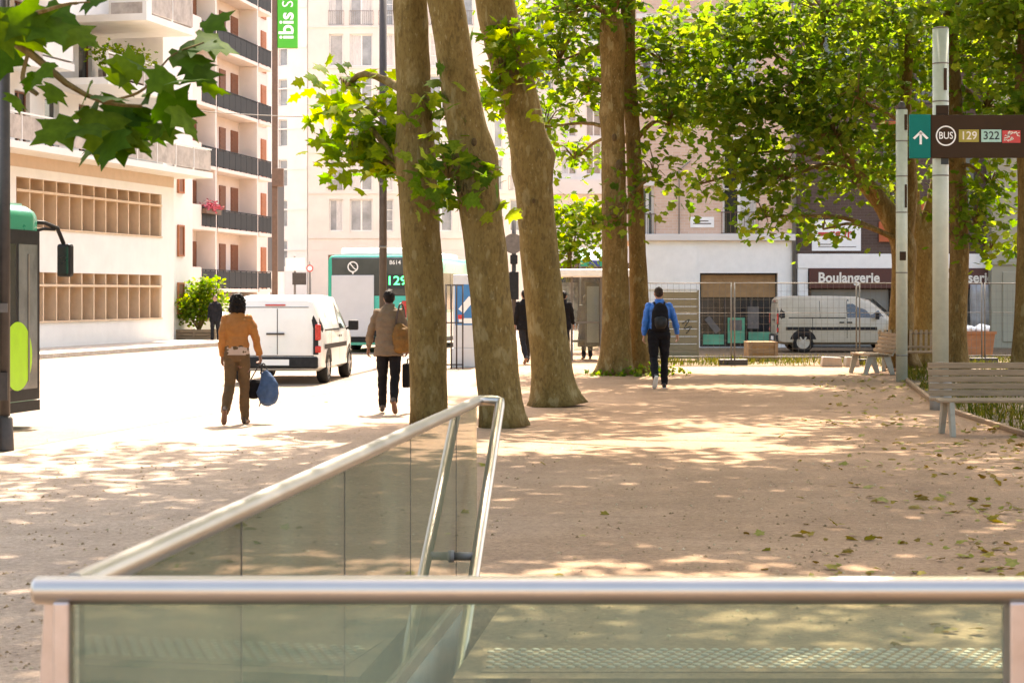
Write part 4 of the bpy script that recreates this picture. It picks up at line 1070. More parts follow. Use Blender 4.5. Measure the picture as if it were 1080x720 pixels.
def arch(mb, st, s, yc, r, off=.004):
    pts = [(yc + r*math.cos(t), .30 + r*math.sin(t)) for t in [math.pi*i/12 for i in range(13)]]
    side_panel(mb, st, s, [(yc+r, .29)] + pts[1:-1] + [(yc-r, .29)], off)
def make_van(root, st, paint, load_window=False):
    b = MB(); b.loft([car_ring(*q) for q in st]); body = b.build('body', M[paint], root, sharp=38)
    for s in (1,-1):
        for yc in (.72, 3.28): a = MB(); arch(a, st, s, yc, .39); a.build('wheel_arch', M['black_plastic'], root)
    for s in (1,-1):
        for yc in (.72, 3.28): wheel(root, s*.885, yc, .31, .2, s)
    for s in (1,-1): g = MB(); side_panel(g, st, s, [(2.0,1.02),(2.72,1.02),(3.05,1.04),(2.78,1.42),(2.55,1.52),(2.0,1.54)]); g.build('side_window', M['bus_glass'], root)
    g = MB(); g.add([(-.60,3.33,1.09),(.60,3.33,1.09),(.58,2.80,1.555),(-.58,2.80,1.555)], [(0,1,2,3)]); 
    o = g.build('windscreen', M['bus_glass'], root); 
    m_ = MB()
    for s in (1,-1):
        side_panel(m_, st, s, [(.22,.66),(2.85,.66),(2.85,.75),(.22,.75)], .012); side_panel(m_, st, s, [(.3,1.0),(1.95,1.0),(1.95,1.03),(.3,1.03)], .008)
        for y in (.98, 1.98, 2.92): side_panel(m_, st, s, [(y,.42),(y+.014,.42),(y+.014,1.0),(y,1.0)], .005)
        for y in (1.98, 1.2): side_panel(m_, st, s, [(y,1.03),(y+.014,1.03),(y+.014,1.5),(y,1.5)], .005)
    m_.build('side_moulding', M['black_plastic'], root)
    for s in (1,-1):
        q = MB(); q.bar((s*.86,2.86,1.0),(s*1.0,2.84,1.03),.06,.05); q.cbox((s*1.03,2.83,1.07),(.2,.1,.2)); q.build('wing_mirror', M['black_plastic'], root, bevel=.025)
    for y in (1.85, 2.08):
        q = MB()
        side_panel(q, st, 1, [(y-.09,.86),(y+.05,.86),(y+.05,.90),(y-.09,.90)], .02); q.build('door_handle', M['black_plastic'], root)
    # rear
    q = MB(); q.box((-.80,-.05,.30),(.80,.06,.52)); q.build('rear_bumper', M['black_plastic'], root, bevel=.035)
    q = MB(); q.box((.02,-.006,.56),(.034,.01,1.42)); q.box((-.62,-.004,1.44),(.62,.012,1.452)); q.box((-.72,-.004,.53),(.72,.012,.545)); q.box((-.18,-.03,.93),(.16,.0,.965)); q.build('door_seam', M['dark_metal'], root)
    q = MB(); q.box((-.2,-.012,1.475),(.18,.02,1.50)); q.build('brake_light', M['lamp_red'], root)
    for s in (1,-1):
        q = MB()
        rr = [[(s*(.71), -.02+.0, z), (s*.80, -.005, z), (s*.868, .10, z), (s*.868,.2,z), (s*.75,.1,z)] for z in (.56, .80, 1.05, 1.30)]
        rr[3] = [(s*.64,.02,1.38),(s*.68,.02,1.38),(s*.76,.10,1.38),(s*.76,.2,1.38),(s*.66,.1,1.38)]
        if s < 0: rr = [r[::-1] for r in rr]
        q.loft(rr, smooth=False); lo_ = q.build('tail_light', M['black_plastic'], root)
        q = MB(); q.cbox((s*.80,-.012,.98),(.11,.05,.30)); q.cbox((s*.80,-.012,.66),(.11,.05,.13)); q.build('lens', M['lamp_red'], lo_, bevel=.02)
        q = MB(); q.cbox((s*.56,3.86,.70),(.26,.16,.16)); q.build('headlight', M['lamp_clear'], root, bevel=.04)
    q = MB(); q.box((-.26,-.062,.36),(.26,-.05,.47)); q.build('number_plate', M['sign_white'], root)
    q = MB(); q.box((-.7,3.93,.3),(.7,4.04,.5)); q.build('front_bumper', M['black_plastic'], root, bevel=.04)
    return body
v1 = thing('white_van', (at(291,404,35.6).x, 35.6, .004), -R(4.0), 'clean white delivery van seen from behind beside the woman in the orange jacket', 'van')
make_van(v1, VAN, 'van_white')
v2 = thing('white_van', (at(822,371,54.5).x, 55.6, .0), -R(90), 'dull white panel van parked sideways behind the wire fence', 'van')
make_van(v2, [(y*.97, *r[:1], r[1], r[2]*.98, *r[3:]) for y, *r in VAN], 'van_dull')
# small white car nosing out behind the wing
CAR = [(0,.35,.6,.75,.7,.7,.55),(.1,.26,.7,.95,.8,.8,.6),(.5,.22,.85,1.3,.84,.84,.58),(.9,.22,.88,1.43,.85,.85,.58),(1.9,.22,.88,1.45,.85,.85,.58),(2.4,.22,.88,1.28,.85,.85,.58),(2.85,.22,.86,.98,.84,.84,.62),(3.4,.24,.74,.86,.82,.82,.58),(3.7,.28,.62,.70,.74,.74,.5),(3.8,.34,.52,.56,.62,.62,.45)]
c1 = thing('white_car', (at(158,360,68).x-.2, 68.4, 0), -R(90), 'small white car nosing out past the corner of the white block', 'car')
b = MB(); b.loft([car_ring(*q) for q in CAR]); b.build('body', M['van_white'], c1, sharp=38)
for s in (1,-1):
    for yc in (.68,3.02): a = MB(); arch(a, CAR, s, yc, .36); a.build('wheel_arch', M['black_plastic'], c1)
for s in (1,-1):
    for yc in (.68,3.02): wheel(c1, s*.85, yc, .3, .19, s)
for s in (1,-1):
  g = MB(); side_panel(g, CAR, s, [(.75,.93),(2.55,.93),(2.25,1.28),(1.9,1.35),(1.0,1.35)])
  g.build('side_window', M['bus_glass'], c1)
for s in (1,-1):
    q = MB(); q.cbox((s*.55,3.62,.62),(.3,.16,.14)); q.build('headlight', M['lamp_clear'], c1, bevel=.04)
q = MB(); q.box((-.6,3.72,.3),(.6,3.84,.46)); q.build('front_bumper', M['black_plastic'], c1, bevel=.04)

def rrect(x0, x1, z0, z1, r, n=5):
    pts = []
    for (cx, cz_, a0) in ((x1-r,z1-r,0),(x0+r,z1-r,90),(x0+r,z0+.06,180),(x1-r,z0+.06,270)):
        for i in range(n):
            t = R(a0+90*i/(n-1)); rr = r if a0 < 180 else .06
            cxx = cx if a0 < 180 else (x0+.06 if a0 == 180 else x1-.06)
            pts.append((cxx+rr*math.cos(t), cz_+rr*math.sin(t)))
    return pts
def make_bus(root, paint, skirt, L=12.0):
    W, H = 1.25, 2.82
    b = MB(); rings = []
    for (y, ins, drop) in ((0,.10,.10),(.05,.03,.03),(.2,0,0),(L-.3,0,0),(L-.1,.03,.03),(L,.10,.12)):
        rings.append([(x, y, z) for x, z in rrect(-W+ins, W-ins, .22, H-drop, .15)])
    rings = [r[::-1] for r in rings]
    b.loft(rings); b.build('body', M[paint], root, sharp=35)
    for s in (1,-1):
        b = MB(); b.box((min(s*1.240,s*1.262), .3, .215), (max(s*1.240,s*1.262), L-.1, .345)); b.build('lower_shade_strip', M['black_plastic'], root)  # dark strip added to paint shade over the pale lower body
        b = MB(); b.box((min(s*1.252,s*1.258), .35, .36), (max(s*1.252,s*1.258), L-1.5, 1.12)); b.build('side_skirt', M[skirt], root)
        b = MB(); b.box((min(s*1.251,s*1.256), .5, 1.2), (max(s*1.251,s*1.256), L-1.5, 2.35)); sw_ = b.build('side_window', M['bus_glass'], root)
        for i in range(1, 8):
            y = .5+i*1.35; b = MB(); b.box((min(s*1.2565,s*1.259), y-.02, 1.2), (max(s*1.2565,s*1.259), y+.02, 2.35)); b.build('window_pillar', M['black_plastic'], sw_)
    b = MB(); b.box((-.95,.4,H+.001),(.95,2.6,H+.22)); b.build('roof_pod', M['bus_white'], root, bevel=.08); b = MB(); b.box((-.8,L-4.5,H+.001),(.8,L-2.4,H+.2)); b.build('roof_pod', M['bus_white'], root, bevel=.08); b = MB(); b.box((-1.06,.15,H-.02),(1.06,L-.2,H+.03)); b.build('roof_cap', M['bus_white'], root)
    for s in (1,-1):
        for y in (2.9, L-2.7): wheel(root, s*1.24, y, .48, .28, s)
    for s in (1,-1):
        for y in (2.9, L-2.7):
            b = MB(); pts = [(s*1.2595, y+.58*math.cos(t), .38+.58*math.sin(t)) for t in [math.pi*i/14 for i in range(15)]]
            b.add(pts, [tuple(range(15)) if s > 0 else tuple(reversed(range(15)))])
            b.build('wheel_arch', M['black_plastic'], root)
    # front door, right side
    b = MB(); b.box((1.2605, L-1.42, .36),(1.275, L-.14, 2.50)); do = b.build('front_door', M['black_plastic'], root)
    b = MB(); b.box((1.276, L-1.34, .5),(1.282, L-.82, 2.32)); b.build('door_glass', M['bus_glass'], do); b = MB(); b.box((1.276, L-.74, .5),(1.282, L-.22, 2.32)); b.build('door_glass', M['pane'], do)
    for yy in (L-1.08, L-.48): b = MB(); b.box((1.283, yy-.02, .6),(1.296, yy+.02, 2.2)); b.build('door_handle', M['galv'], do)
    b = MB(); b.prism([(1.284, L-.78+.40*math.cos(t), .92+.43*math.sin(t)) for t in [2*math.pi*i/32 for i in range(32)]], (.004,0,0)); b.build('door_emblem', M['lime'], do)
    # windscreen
    b = MB(); b.prism([(-1.1,L+.0,1.0),(1.1,L+.0,1.0),(1.1,L+.0,2.72),(-1.1,L+.0,2.72)], (0,.012,0)); b.build('windscreen', M['bus_glass'], root)
    for s in (1,-1):
        b = MB(); b.tube([(s*1.12,L-.08,2.62),(s*1.17,L+.22,2.62),(s*1.24,L+.46,2.56),(s*1.29,L+.60,2.3)], .028, 8); b.tube([(s*1.14,L-.05,2.5),(s*1.17,L+.2,2.54),(s*1.22,L+.42,2.54)], .02, 8); ma = b.build('mirror_arm', M['black_plastic'], root)
        b = MB(); b.cbox((s*1.29,L+.60,2.14),(.2,.14,.44)); mh = b.build('mirror_head', M['black_plastic'], ma, bevel=.04)
        b = MB(); b.cbox((s*1.29,L+.527,2.14),(.15,.006,.36)); b.build('mirror_glass', M['pane_dark'], mh, bevel=.002)
    return root
def bus_rear(root):
    b = MB(); b.box((-1.12,-.012,1.62),(1.12,.10,2.76)); b.build('rear_window', M['bus_glass'], root, bevel=.05)
    b = MB(); b.box((-1.1,-.05,.46),(.16,-.014,2.24)); b.build('advert_panel', M['bus_panel'], root, bevel=.02)
    b = MB(); b.box((-1.16,-.03,.30),(1.16,.06,.46)); b.box((-1.12,-.02,.46),(1.12,.09,.84)); b.build('rear_bumper', M['black_plastic'], root, bevel=.03)
    b = MB(); b.box((.48,-.03,1.86),(1.16,-.013,2.26)); dp = b.build('route_display', M['ink'], root)
    b = MB(); b.text('129', .36, (.83,-.031,2.07), (1,0,0), (0,0,1), .004, bold=.01, sx=1.15); b.build('lettering', M['led'], dp)
    b = MB(); n = 28; c = (-.47, 2.48); 
    for i in range(n):
        t0, t1 = 2*math.pi*i/n, 2*math.pi*(i+1)/n
        b.add([(c[0]+r_*math.cos(t), -.016, c[1]+r_*math.sin(t)) for r_, t in ((.16,t0),(.16,t1),(.125,t1),(.125,t0))], [(3,2,1,0)])
    b.add([(c[0]-.04,-.016,c[1]-.15),(c[0]+.04,-.016,c[1]-.15),(c[0],-.016,c[1]-.23)], [(2,1,0)])
    b.bar((c[0]-.08,-.0165,c[1]+.10),(c[0]+.02,-.0165,c[1]-.03), .004,.03, up=(1,0,1)); b.bar((c[0]+.02,-.0165,c[1]-.03),(c[0]+.09,-.0165,c[1]-.08),.004,.03, up=(1,0,1)); b.bar((c[0]-.02,-.0165,c[1]+.02),(c[0]+.05,-.0165,c[1]+.02),.004,.025, up=(1,0,1))
    b.build('emblem', M['sign_white'], root)
    b = MB(); b.text('8614', .17, (.78,-.017,2.60), (1,0,0), (0,0,1), .002, bold=.012); b.build('lettering', M['sign_white'], root)
    for s in (1,-1):
        b = MB(); b.box((min(s*.98,s*1.12),-.045,.95),(max(s*.98,s*1.12),-.014,1.5)); b.build('tail_light', M['lamp_red'], root, bevel=.015)
    b = MB(); b.box((.3,-.04,1.2),(1.0,-.013,1.26)); b.box((.3,-.036,.56),(.9,-.022,.72)); b.build('rear_trim', M['bus_dark_green'], root)
bs = thing('city_bus', (at(389,372,54.8).x, 54.8, .004), -math.atan(.16), 'green and white city bus seen from behind with a blank white panel on its rear', 'bus')
make_bus(bs, 'bus_green', 'bus_white'); bus_rear(bs)
th = math.atan(.2); fr_ = V((-6.04, 24.4, 0)); u = V((math.sin(th), math.cos(th), 0)); nrm = V((math.cos(th), -math.sin(th), 0))
p = fr_ - u*12 - nrm*1.25
bl_ = thing('city_bus', (p.x, p.y, .004), -th, 'dark city bus front with large wing mirror at the left edge', 'bus')
make_bus(bl_, 'bus_dark_green', 'black_plastic')
# ------------------------------------------------------------------ people. Local axes: y = the way they walk, x = their right
def person(loc, rz, H, label, legs, arms, top, trousers, skin, hair, shoes, hairstyle='short', lean=2, build=1.0, top_len='jacket', head_turn=0, grip=(0,0), hi=True, sleeves=True, sole=None, trouser_flare=1.0, skirt=None, hood=None, group=None):
    """legs/arms: dicts for +1 (right) and -1 (left). legs: (thigh swing deg, knee flex deg); arms: (swing, abduction, elbow flex)"""
    root = thing('person', loc, rz, label, 'person', group)
    vox = .0085 if hi else .014
    hipz = 0; J = {}
    th_, sh_ = .245*H, .245*H
    up = V((0, math.sin(R(lean)), math.cos(R(lean))))
    pel = V((0,0,0))
    for s in (1,-1):
        a, k = R(legs[s][0]), R(legs[s][1])
        hp = V((s*.052*H*build, 0, -.01*H))
        kn = hp + V((s*.004*H, math.sin(a), -math.cos(a)))*th_
        an = kn + V((0, math.sin(a-k), -math.cos(a-k)))*sh_
        fa = a-k + R(legs[s][2] if len(legs[s]) > 2 else 0)
        fd = V((s*.12, math.cos(fa), math.sin(fa)))          # toe direction
        dn = V((0, math.sin(fa), -math.cos(fa)))
        heel = an + dn*.040*H - fd*.028*H
        ball = an + dn*.042*H + fd*.075*H
        toe = ball + fd*.03*H
        J[s] = dict(hp=hp, kn=kn, an=an, heel=heel, ball=ball, toe=toe, fd=fd, dn=dn)
    low = min(min(J[s][q].z for q in ('heel','ball','toe')) for s in (1,-1)) - .008*H
    off = V((0,0,-low)); pel = off.copy()
    for s in (1,-1):
        for q in ('hp','kn','an','heel','ball','toe'): J[s][q] = J[s][q] + off
    T = lambda f: pel + up*(f*H)          # along the spine, f in units of H above the pelvis
    neck = T(.335); 
    hr = Matrix.Rotation(R(head_turn), 3, 'Z')
    hc = T(.41) + V((0,.012*H,0))
    for s in (1,-1):
        sw, ab, el = [R(q) for q in arms[s]]
        shd = T(.288) + V((s*.100*H*build, 0, 0))
        d = V((s*math.sin(ab), math.sin(sw)*math.cos(ab), -math.cos(sw)*math.cos(ab)))
        elb = shd + d*.170*H
        d2 = V((s*math.sin(ab)*.55, math.sin(sw+el)*math.cos(ab), -math.cos(sw+el)*math.cos(ab))).normalized()
        wr = elb + d2*.145*H
        J[s].update(shd=shd, elb=elb, wr=wr, d2=d2)
    # ---- body, one surface
    b = MB()
    X = V((1,0,0))
    b.tube([T(-.05),T(0),T(.06),T(.12),T(.20),T(.27),T(.31)], [(.085*H*build,.055*H),(.098*H*build,.066*H),(.09*H*build,.06*H),(.078*H*build,.053*H),(.09*H*build,.058*H),(.08*H*build,.046*H),(.046*H,.034*H)], 20, ref=X)
    b.tube([T(.29),T(.33),hc-up*.02*H], [.038*H,.033*H,.032*H], 14, ref=X)
    hm = Matrix.Rotation(R(head_turn),3,'Z')
    b.ell(hc, (.044*H,.054*H,.064*H), rot=hm, nu=18, nv=12)
    b.ell(hc+hm@V((0,.016*H,-.032*H)), (.033*H,.040*H,.034*H), rot=hm)
    b.tube([hc+hm@V((0,.052*H,.004*H)), hc+hm@V((0,.064*H,-.014*H)), hc+hm@V((0,.056*H,-.018*H))], [.006*H,.009*H,.007*H], 8)
    b.ell(hc+hm@V((0,.05*H,-.036*H)), (.014*H,.006*H,.005*H), rot=hm, nu=10, nv=6)
    for s in (1,-1):
        b.ell(hc+hm@V((s*.045*H,-.004*H,-.006*H)), (.006*H,.012*H,.018*H), rot=hm, nu=10, nv=7)
    for s in (1,-1):
        j = J[s]
        b.tube([j['hp'], j['hp'].lerp(j['kn'],.5), j['kn'], j['kn'].lerp(j['an'],.35), j['an']], [.055*H*build,.047*H,.032*H,.033*H,.020*H], 14)
        b.tube([j['heel'], j['an']+j['dn']*.03*H, j['ball'], j['toe']], [.018*H,.022*H,.02*H,.012*H], 10)
        b.tube([j['shd'], j['shd'].lerp(j['elb'],.5), j['elb'], j['elb'].lerp(j['wr'],.3), j['wr']], [.026*H,.027*H,.023*H,.023*H,.015*H], 12)
        # hand: palm, four unequal fingers with two bends, thumb off the side
        d = j['d2']; fw = V((0,1,0)); side = X*s
        pn = (side - d*side.dot(d)).normalized()         # back of the hand faces outwards
        ax = d.cross(pn).normalized()
        if ax.y < 0: ax = -ax                              # thumb side looks forward
        pc = j['wr'] + d*.052*H
        b.tube([j['wr'], j['wr']+d*.02*H, pc], [(.014*H,.010*H),(.022*H,.012*H),(.024*H,.011*H)], 10, ref=ax)
        g = grip[0 if s < 0 else 1]
        for i, (o, L) in enumerate(((.018,.042),(.006,.047),(-.006,.044),(-.017,.035))):
            r0 = pc + ax*o*H; dd = d.copy(); pts = [r0 - d*.012*H, r0]
            for q in range(3):
                an_ = R((12+q*9) + g*62); dd = (dd*math.cos(an_) - pn*math.sin(an_)).normalized() if q or g else (dd*math.cos(R(10)) - pn*math.sin(R(10)))
                pts.append(pts[-1] + dd*L*H*(.42,.32,.26)[q])
            b.tube(pts, [.0062*H]*2+[.0056*H,.0052*H,.0042*H], 7)
        tb = j['wr'] + d*.018*H + ax*.018*H
        b.tube([tb, tb+(d*.6+ax*.6-pn*.25)*.024*H, tb+(d*.9+ax*.62-pn*.55)*.042*H], [.0085*H,.007*H,.005*H], 8)
    bo = rlink('body', b, M[skin], root, vox if hi else .012, 2)
    # eyes
    e = MB()
    for s in (1,-1): e.ell(hc+hm@V((s*.018*H,.049*H,.006*H)), (.007*H,.004*H,.004*H), rot=hm, nu=8, nv=6)
    e.build('eyes', M['hair_black'], root)
    # ---- hair
    h = MB()
    if hairstyle == 'short':
        h.ell(hc+hm@V((0,-.008*H,.014*H)), (.049*H,.056*H,.058*H), rot=hm); h.ell(hc+hm@V((0,-.026*H,-.012*H)), (.042*H,.036*H,.04*H), rot=hm)
    elif hairstyle == 'bob':
        h.ell(hc+hm@V((0,-.014*H,.014*H)), (.062*H,.066*H,.066*H), rot=hm); h.ell(hc+hm@V((0,-.032*H,-.04*H)), (.062*H,.046*H,.052*H), rot=hm)
        for s in (1,-1): h.ell(hc+hm@V((s*.046*H,-.012*H,-.036*H)), (.026*H,.036*H,.048*H), rot=hm)
    elif hairstyle == 'crop':
        h.ell(hc+hm@V((0,-.006*H,.012*H)), (.047*H,.055*H,.056*H), rot=hm); h.ell(hc+hm@V((0,-.022*H,-.008*H)), (.042*H,.037*H,.034*H), rot=hm)
    ho = rlink('hair', h, M[hair], root, .008, 2, wrinkle=.012*H if hairstyle == 'bob' else .005*H, wscale=22)
    # ---- trousers
    t = MB()
    t.tube([T(.075),T(.03),T(-.02),T(-.055)], [(.094*H*build,.066*H),(.104*H*build,.074*H),(.105*H*build,.074*H),(.07*H*build,.055*H)], 20, ref=X)
    for s in (1,-1):
        j = J[s]; f = trouser_flare
        e_ = j['an'] + (j['an']-j['kn']).normalized()*.022*H
        t.tube([j['hp']+V((0,-.004*H,.02*H)), j['hp'].lerp(j['kn'],.45), j['kn'], j['kn'].lerp(e_,.5), e_], [.06*H*build,.052*H*build,.041*H*f,.039*H*f,.033*H*f], 16)
    rlink('trousers', t, M[trousers], root, vox, 4, wrinkle=.006*H, wscale=9, stretch=1.6)
    # ---- shoes
    for s in (1,-1):
        j = J[s]; q = MB(); fd, dn = j['fd'].normalized(), j['dn']
        q.tube([j['heel']-fd*.006*H+(-dn)*.006*H, j['an']+dn*.028*H+fd*.01*H, j['ball']-dn*.002*H, j['toe']], [(.019*H,.020*H),(.022*H,.022*H),(.025*H,.017*H),(.016*H,.010*H)], 12, ref=X)
        q.tube([j['heel']-dn*.02*H, j['an']-dn*.01*H], [.02*H,.022*H], 10)
        so_ = rlink('shoe', q, M[shoes], root, .008, 3)
        if sole:
            q = MB(); q.tube([j['heel']+dn*.014*H-fd*.018*H, j['heel']+dn*.014*H, j['ball']+dn*.014*H, j['toe']+dn*.010*H+fd*.012*H], [(.014*H,.006*H),(.021*H,.007*H),(.025*H,.007*H),(.012*H,.005*H)], 12, ref=X); q.build('sole', M[sole], so_)
    # ---- jacket / coat
    t = MB(); B = build
    if top_len == 'jacket':
        secs = [(.045,.098,.072),(.08,.100,.072),(.14,.094,.066),(.21,.108,.073),(.265,.112,.066),(.295,.095,.055),(.318,.066,.046),(.338,.044,.04),(.352,.040,.037)]
    elif top_len == 'coat':
        secs = [(-.085,.128,.092),(-.03,.122,.088),(.05,.112,.080),(.13,.105,.074),(.21,.113,.078),(.265,.115,.070),(.295,.097,.058),(.318,.07,.05),(.338,.05,.044),(.356,.046,.043)]
    else:   # long garment
        secs = [(-.36,.15,.12),(-.2,.14,.11),(0,.125,.095),(.13,.105,.078),(.21,.112,.078),(.27,.114,.07),(.305,.088,.053),(.335,.05,.044),(.35,.044,.042)]
    t.tube([T(q[0]) for q in secs], [(q[1]*H*B, q[2]*H*(.5+.5*B)) for q in secs], 24, ref=X)
    for s in (1,-1):
        j = J[s]; e_ = j['wr'] - j['d2']*.006*H
        t.ell(j['shd']+V((-s*.006*H,0,-.002*H)), (.039*H,.041*H,.036*H))
        t.tube([j['shd']+V((-s*.012*H,0,-.006*H)), j['shd'].lerp(j['elb'],.4), j['elb'], j['elb'].lerp(e_,.4), e_], [.039*H,.040*H,.034*H,.033*H,.026*H], 14)
    to = rlink('jacket' if top_len != 'coat' else 'coat', t, M[top], root, vox, 4, wrinkle=.0075*H, wscale=8, stretch=1.5)
    J['T'] = T; J['hc'] = hc; J['H'] = H; J['root'] = root; J['up'] = up
    if hood:
        h = MB(); h.ell(hc+V((0,-.01*H,.008*H)), (.062*H,.068*H,.076*H)); h.ell(hc+V((0,-.02*H,-.06*H)), (.075*H,.06*H,.05*H)); rlink('headscarf', h, M[hood], root, .012, 3, wrinkle=.004*H)
    return J

def W(J, p): return J['root'].matrix_basis @ p if False else Matrix.Translation(J['root'].location) @ Matrix.Rotation(J['root'].rotation_euler.z, 4, 'Z') @ p

# woman in the orange jacket
p = at(250,446.5,24.8)
A = person((p.x, 24.8, 0), R(-3), 1.645, 'woman in a short orange jacket and brown trousers walking away with a blue bag', {1:(8,4,-4), -1:(-9,34,-26)}, {1:(8,16,12), -1:(-6,7,22)},
           'leather_orange', 'trouser_brown', 'skin_brown', 'hair_black', 'shoe_brown', 'bob', 3, .96, grip=(.3,1), trouser_flare=1.02, head_turn=-8)
q = MB(); T_ = A['T']; H_ = A['H']
q.tube([T_(-.005),T_(.02),T_(.06)], [(.103*H_,.078*H_),(.101*H_,.076*H_),(.094*H_,.070*H_)], 24, ref=(1,0,0), caps=False)
q.build('shirt_hem', M['shirt_pale'], A['root'])
hd = W(A, A[1]['wr'] + A[1]['d2']*.075*1.645)
def sack(name, loc, rz, secs, m, label, cat, handles, hm='black_plastic'):
    r = thing(name, loc, rz, label, cat)
    b = MB(); b.tube([(x,y,z) for x,y,z,_,_ in secs], [(a,c) for *_, a, c in secs], 20, ref=(1,0,0)); rlink('bag_body', b, M[m], r, .010, 2, wrinkle=.016, wscale=9)
    h = MB()
    for hh in handles: h.tube([V(q[:3]) for q in spline(hh, 12)], .008, 6)
    h.build('bag_handle', M[hm], r); return r
sack('handbag', (hd.x+.03, hd.y-.05, hd.z), R(10), [(.05,0,-.55,.03,.03),(.05,0,-.51,.10,.08),(.06,0,-.38,.145,.10),(.06,0,-.25,.125,.09),(.04,0,-.16,.075,.06),(.0,0,-.10,.045,.04)], 'bag_blue', 'bulging blue bag hanging from the right hand of the woman in orange', 'bag',
     [[(-.03,0,-.13),(0,0,.01),(.07,0,-.13)], [(-.04,.03,-.13),(0,.02,.012),(.10,.03,-.2)]])
q2 = sack('handbag', (hd.x-.09, hd.y+.05, hd.z), R(0), [(0,0,-.46,.03,.03),(0,0,-.44,.13,.08),(0,0,-.34,.14,.085),(.0,0,-.25,.12,.07),(0,0,-.21,.09,.05)], 'cloth_black', 'small black handbag carried beside the blue bag by the woman in orange', 'bag',
     [[(-.07,0,-.22),(.07,-.03,-.01),(.08,0,-.22)], [(.05,-.02,-.46),(.07,-.03,-.5),(.055,-.02,-.56)]])
# man in the taupe coat
p = at(410,436,27.0)
B_ = person((p.x, 27.0, 0), R(0), 1.685, 'man in a taupe coat and black trousers walking away with a tan shoulder bag', {1:(-10,26,-22), -1:(5,4,-2)}, {1:(-4,10,18), -1:(4,17,8)},
           'coat_taupe', 'cloth_black', 'skin_brown', 'hair_black', 'shoe_brown', 'short', 5, 1.02, 'coat', grip=(.35,.6), head_turn=6)
sp = W(B_, B_['T'](.06) + V((.16,-.10,0)))
sk_ = thing('shoulder_bag', (sp.x, sp.y, sp.z), R(-12), 'tan patterned shoulder bag on the right hip of the man in the taupe coat', 'bag')
b = MB(); b.tube([(.02,0,-.20),(.02,0,-.17),(.03,0,-.02),(.01,0,.14),(-.02,0,.22)], [(.05,.05),(.13,.085),(.145,.095),(.11,.075),(.04,.03)], 18, ref=(1,0,0)); rlink('bag_body', b, M['bag_tan'], sk_, .01, 2, wrinkle=.012, wscale=12)
b = MB(); b.tube([V(q[:3]) for q in spline([(-.06,0,.16),(-.03,-.0,.36),(-.01,.07,.50),(.02,.14,.44),(.06,.12,.2)], 16)], .014, 6); b.build('strap', M['shoe_brown'], sk_)
hd = W(B_, B_[1]['wr'] + B_[1]['d2']*.07*1.685)
cs = thing('document_case', (hd.x+.02, hd.y, hd.z-.04), R(80), 'flat black case in the right hand of the man in the taupe coat', 'case')
b = MB(); b.box((-.2,-.05,-.40),(.2,.05,-.06)); b.build('case_body', M['cloth_black'], cs, bevel=.02)
b = MB(); b.tube([(-.08,0,-.06),(-.07,0,.0),(.07,0,.0),(.08,0,-.06)], .011, 6); b.build('case_handle', M['black_plastic'], cs)
# man in the blue jacket
p = at(695,408.5,34.3)
C_ = person((p.x, 34.3, 0), R(2), 1.78, 'man in a bright blue jacket and black trousers walking away with a black backpack', {1:(6,4,-2), -1:(-6,38,-18)}, {1:(6,20,14), -1:(-4,10,12)},
           'jacket_blue', 'cloth_black', 'skin_tan', 'hair_brown', 'shoe_black', 'crop', 2, 1.08, grip=(.4,.3), sole='sole_white')
bp_ = W(C_, C_['T'](.17) + V((0,-.20,0)))
bk_ = thing('backpack', (bp_.x, bp_.y, bp_.z), R(2), 'black backpack worn by the man in the blue jacket', 'backpack')
b = MB(); b.tube([(0,0,-.25),(0,-.0,-.22),(0,-.02,-.05),(0,0,.12),(0,.03,.22),(0,.05,.25)], [(.10,.05),(.155,.085),(.16,.10),(.145,.085),(.10,.06),(.04,.03)], 20, ref=(1,0,0)); rlink('bag_body', b, M['cloth_black'], bk_, .01, 2, wrinkle=.008)
b = MB(); b.tube([(0,-.07,-.2),(0,-.10,-.12),(0,-.10,-.02),(0,-.08,.0)], [(.08,.03),(.11,.04),(.11,.04),(.08,.03)], 16, ref=(1,0,0)); b.build('front_pocket', M['black_plastic'], bk_)
for s in (1,-1):
    b = MB(); b.tube([V(q[:3]) for q in spline([(s*.08,.05,.2),(s*.095,.14,.255),(s*.11,.26,.2),(s*.12,.30,.02),(s*.13,.16,-.18)], 14)], (.014,), 6) if False else b.tube([V(q[:3]) for q in spline([(s*.08,.05,.2),(s*.095,.14,.265),(s*.11,.27,.2),(s*.12,.31,.02),(s*.13,.16,-.18)], 14)], .02, 6); b.build('strap', M['cloth_black'], bk_)
# far figures
p = at(227,362,64.6)
person((p.x, 64.6, 0), R(178), 1.58, 'man in a dark suit standing by the planter bush at the far left', {1:(10,6,-4), -1:(-8,10,-2)}, {1:(8,8,10), -1:(-6,8,14)}, 'suit_dark', 'suit_dark', 'skin_light', 'hair_brown', 'shoe_black', 'short', 2, 1.0, 'coat', hi=False)
p = at(554,375.5,46)
person((p.x, 46, 0), R(20), 1.72, 'person in dark clothes walking, half hidden behind the knobbly bent trunk on its left side', {1:(10,4,-2), -1:(-12,20,-10)}, {1:(8,8,10), -1:(-6,10,14)}, 'cloth_black', 'suit_dark', 'skin_tan', 'hair_black', 'shoe_black', 'short', 3, 1.05, 'coat', hi=False)
p = at(594,377,47)
person((p.x, 47, 0), R(-15), 1.68, 'person in a black coat just right of the knobbly bent trunk', {1:(-8,12,-8), -1:(8,4,-2)}, {1:(8,8,10), -1:(-6,10,14)}, 'cloth_black', 'suit_dark', 'skin_tan', 'hair_black', 'shoe_black', 'short', 3, 1.0, 'coat', hi=False)
p = at(619,378.5,49.6)
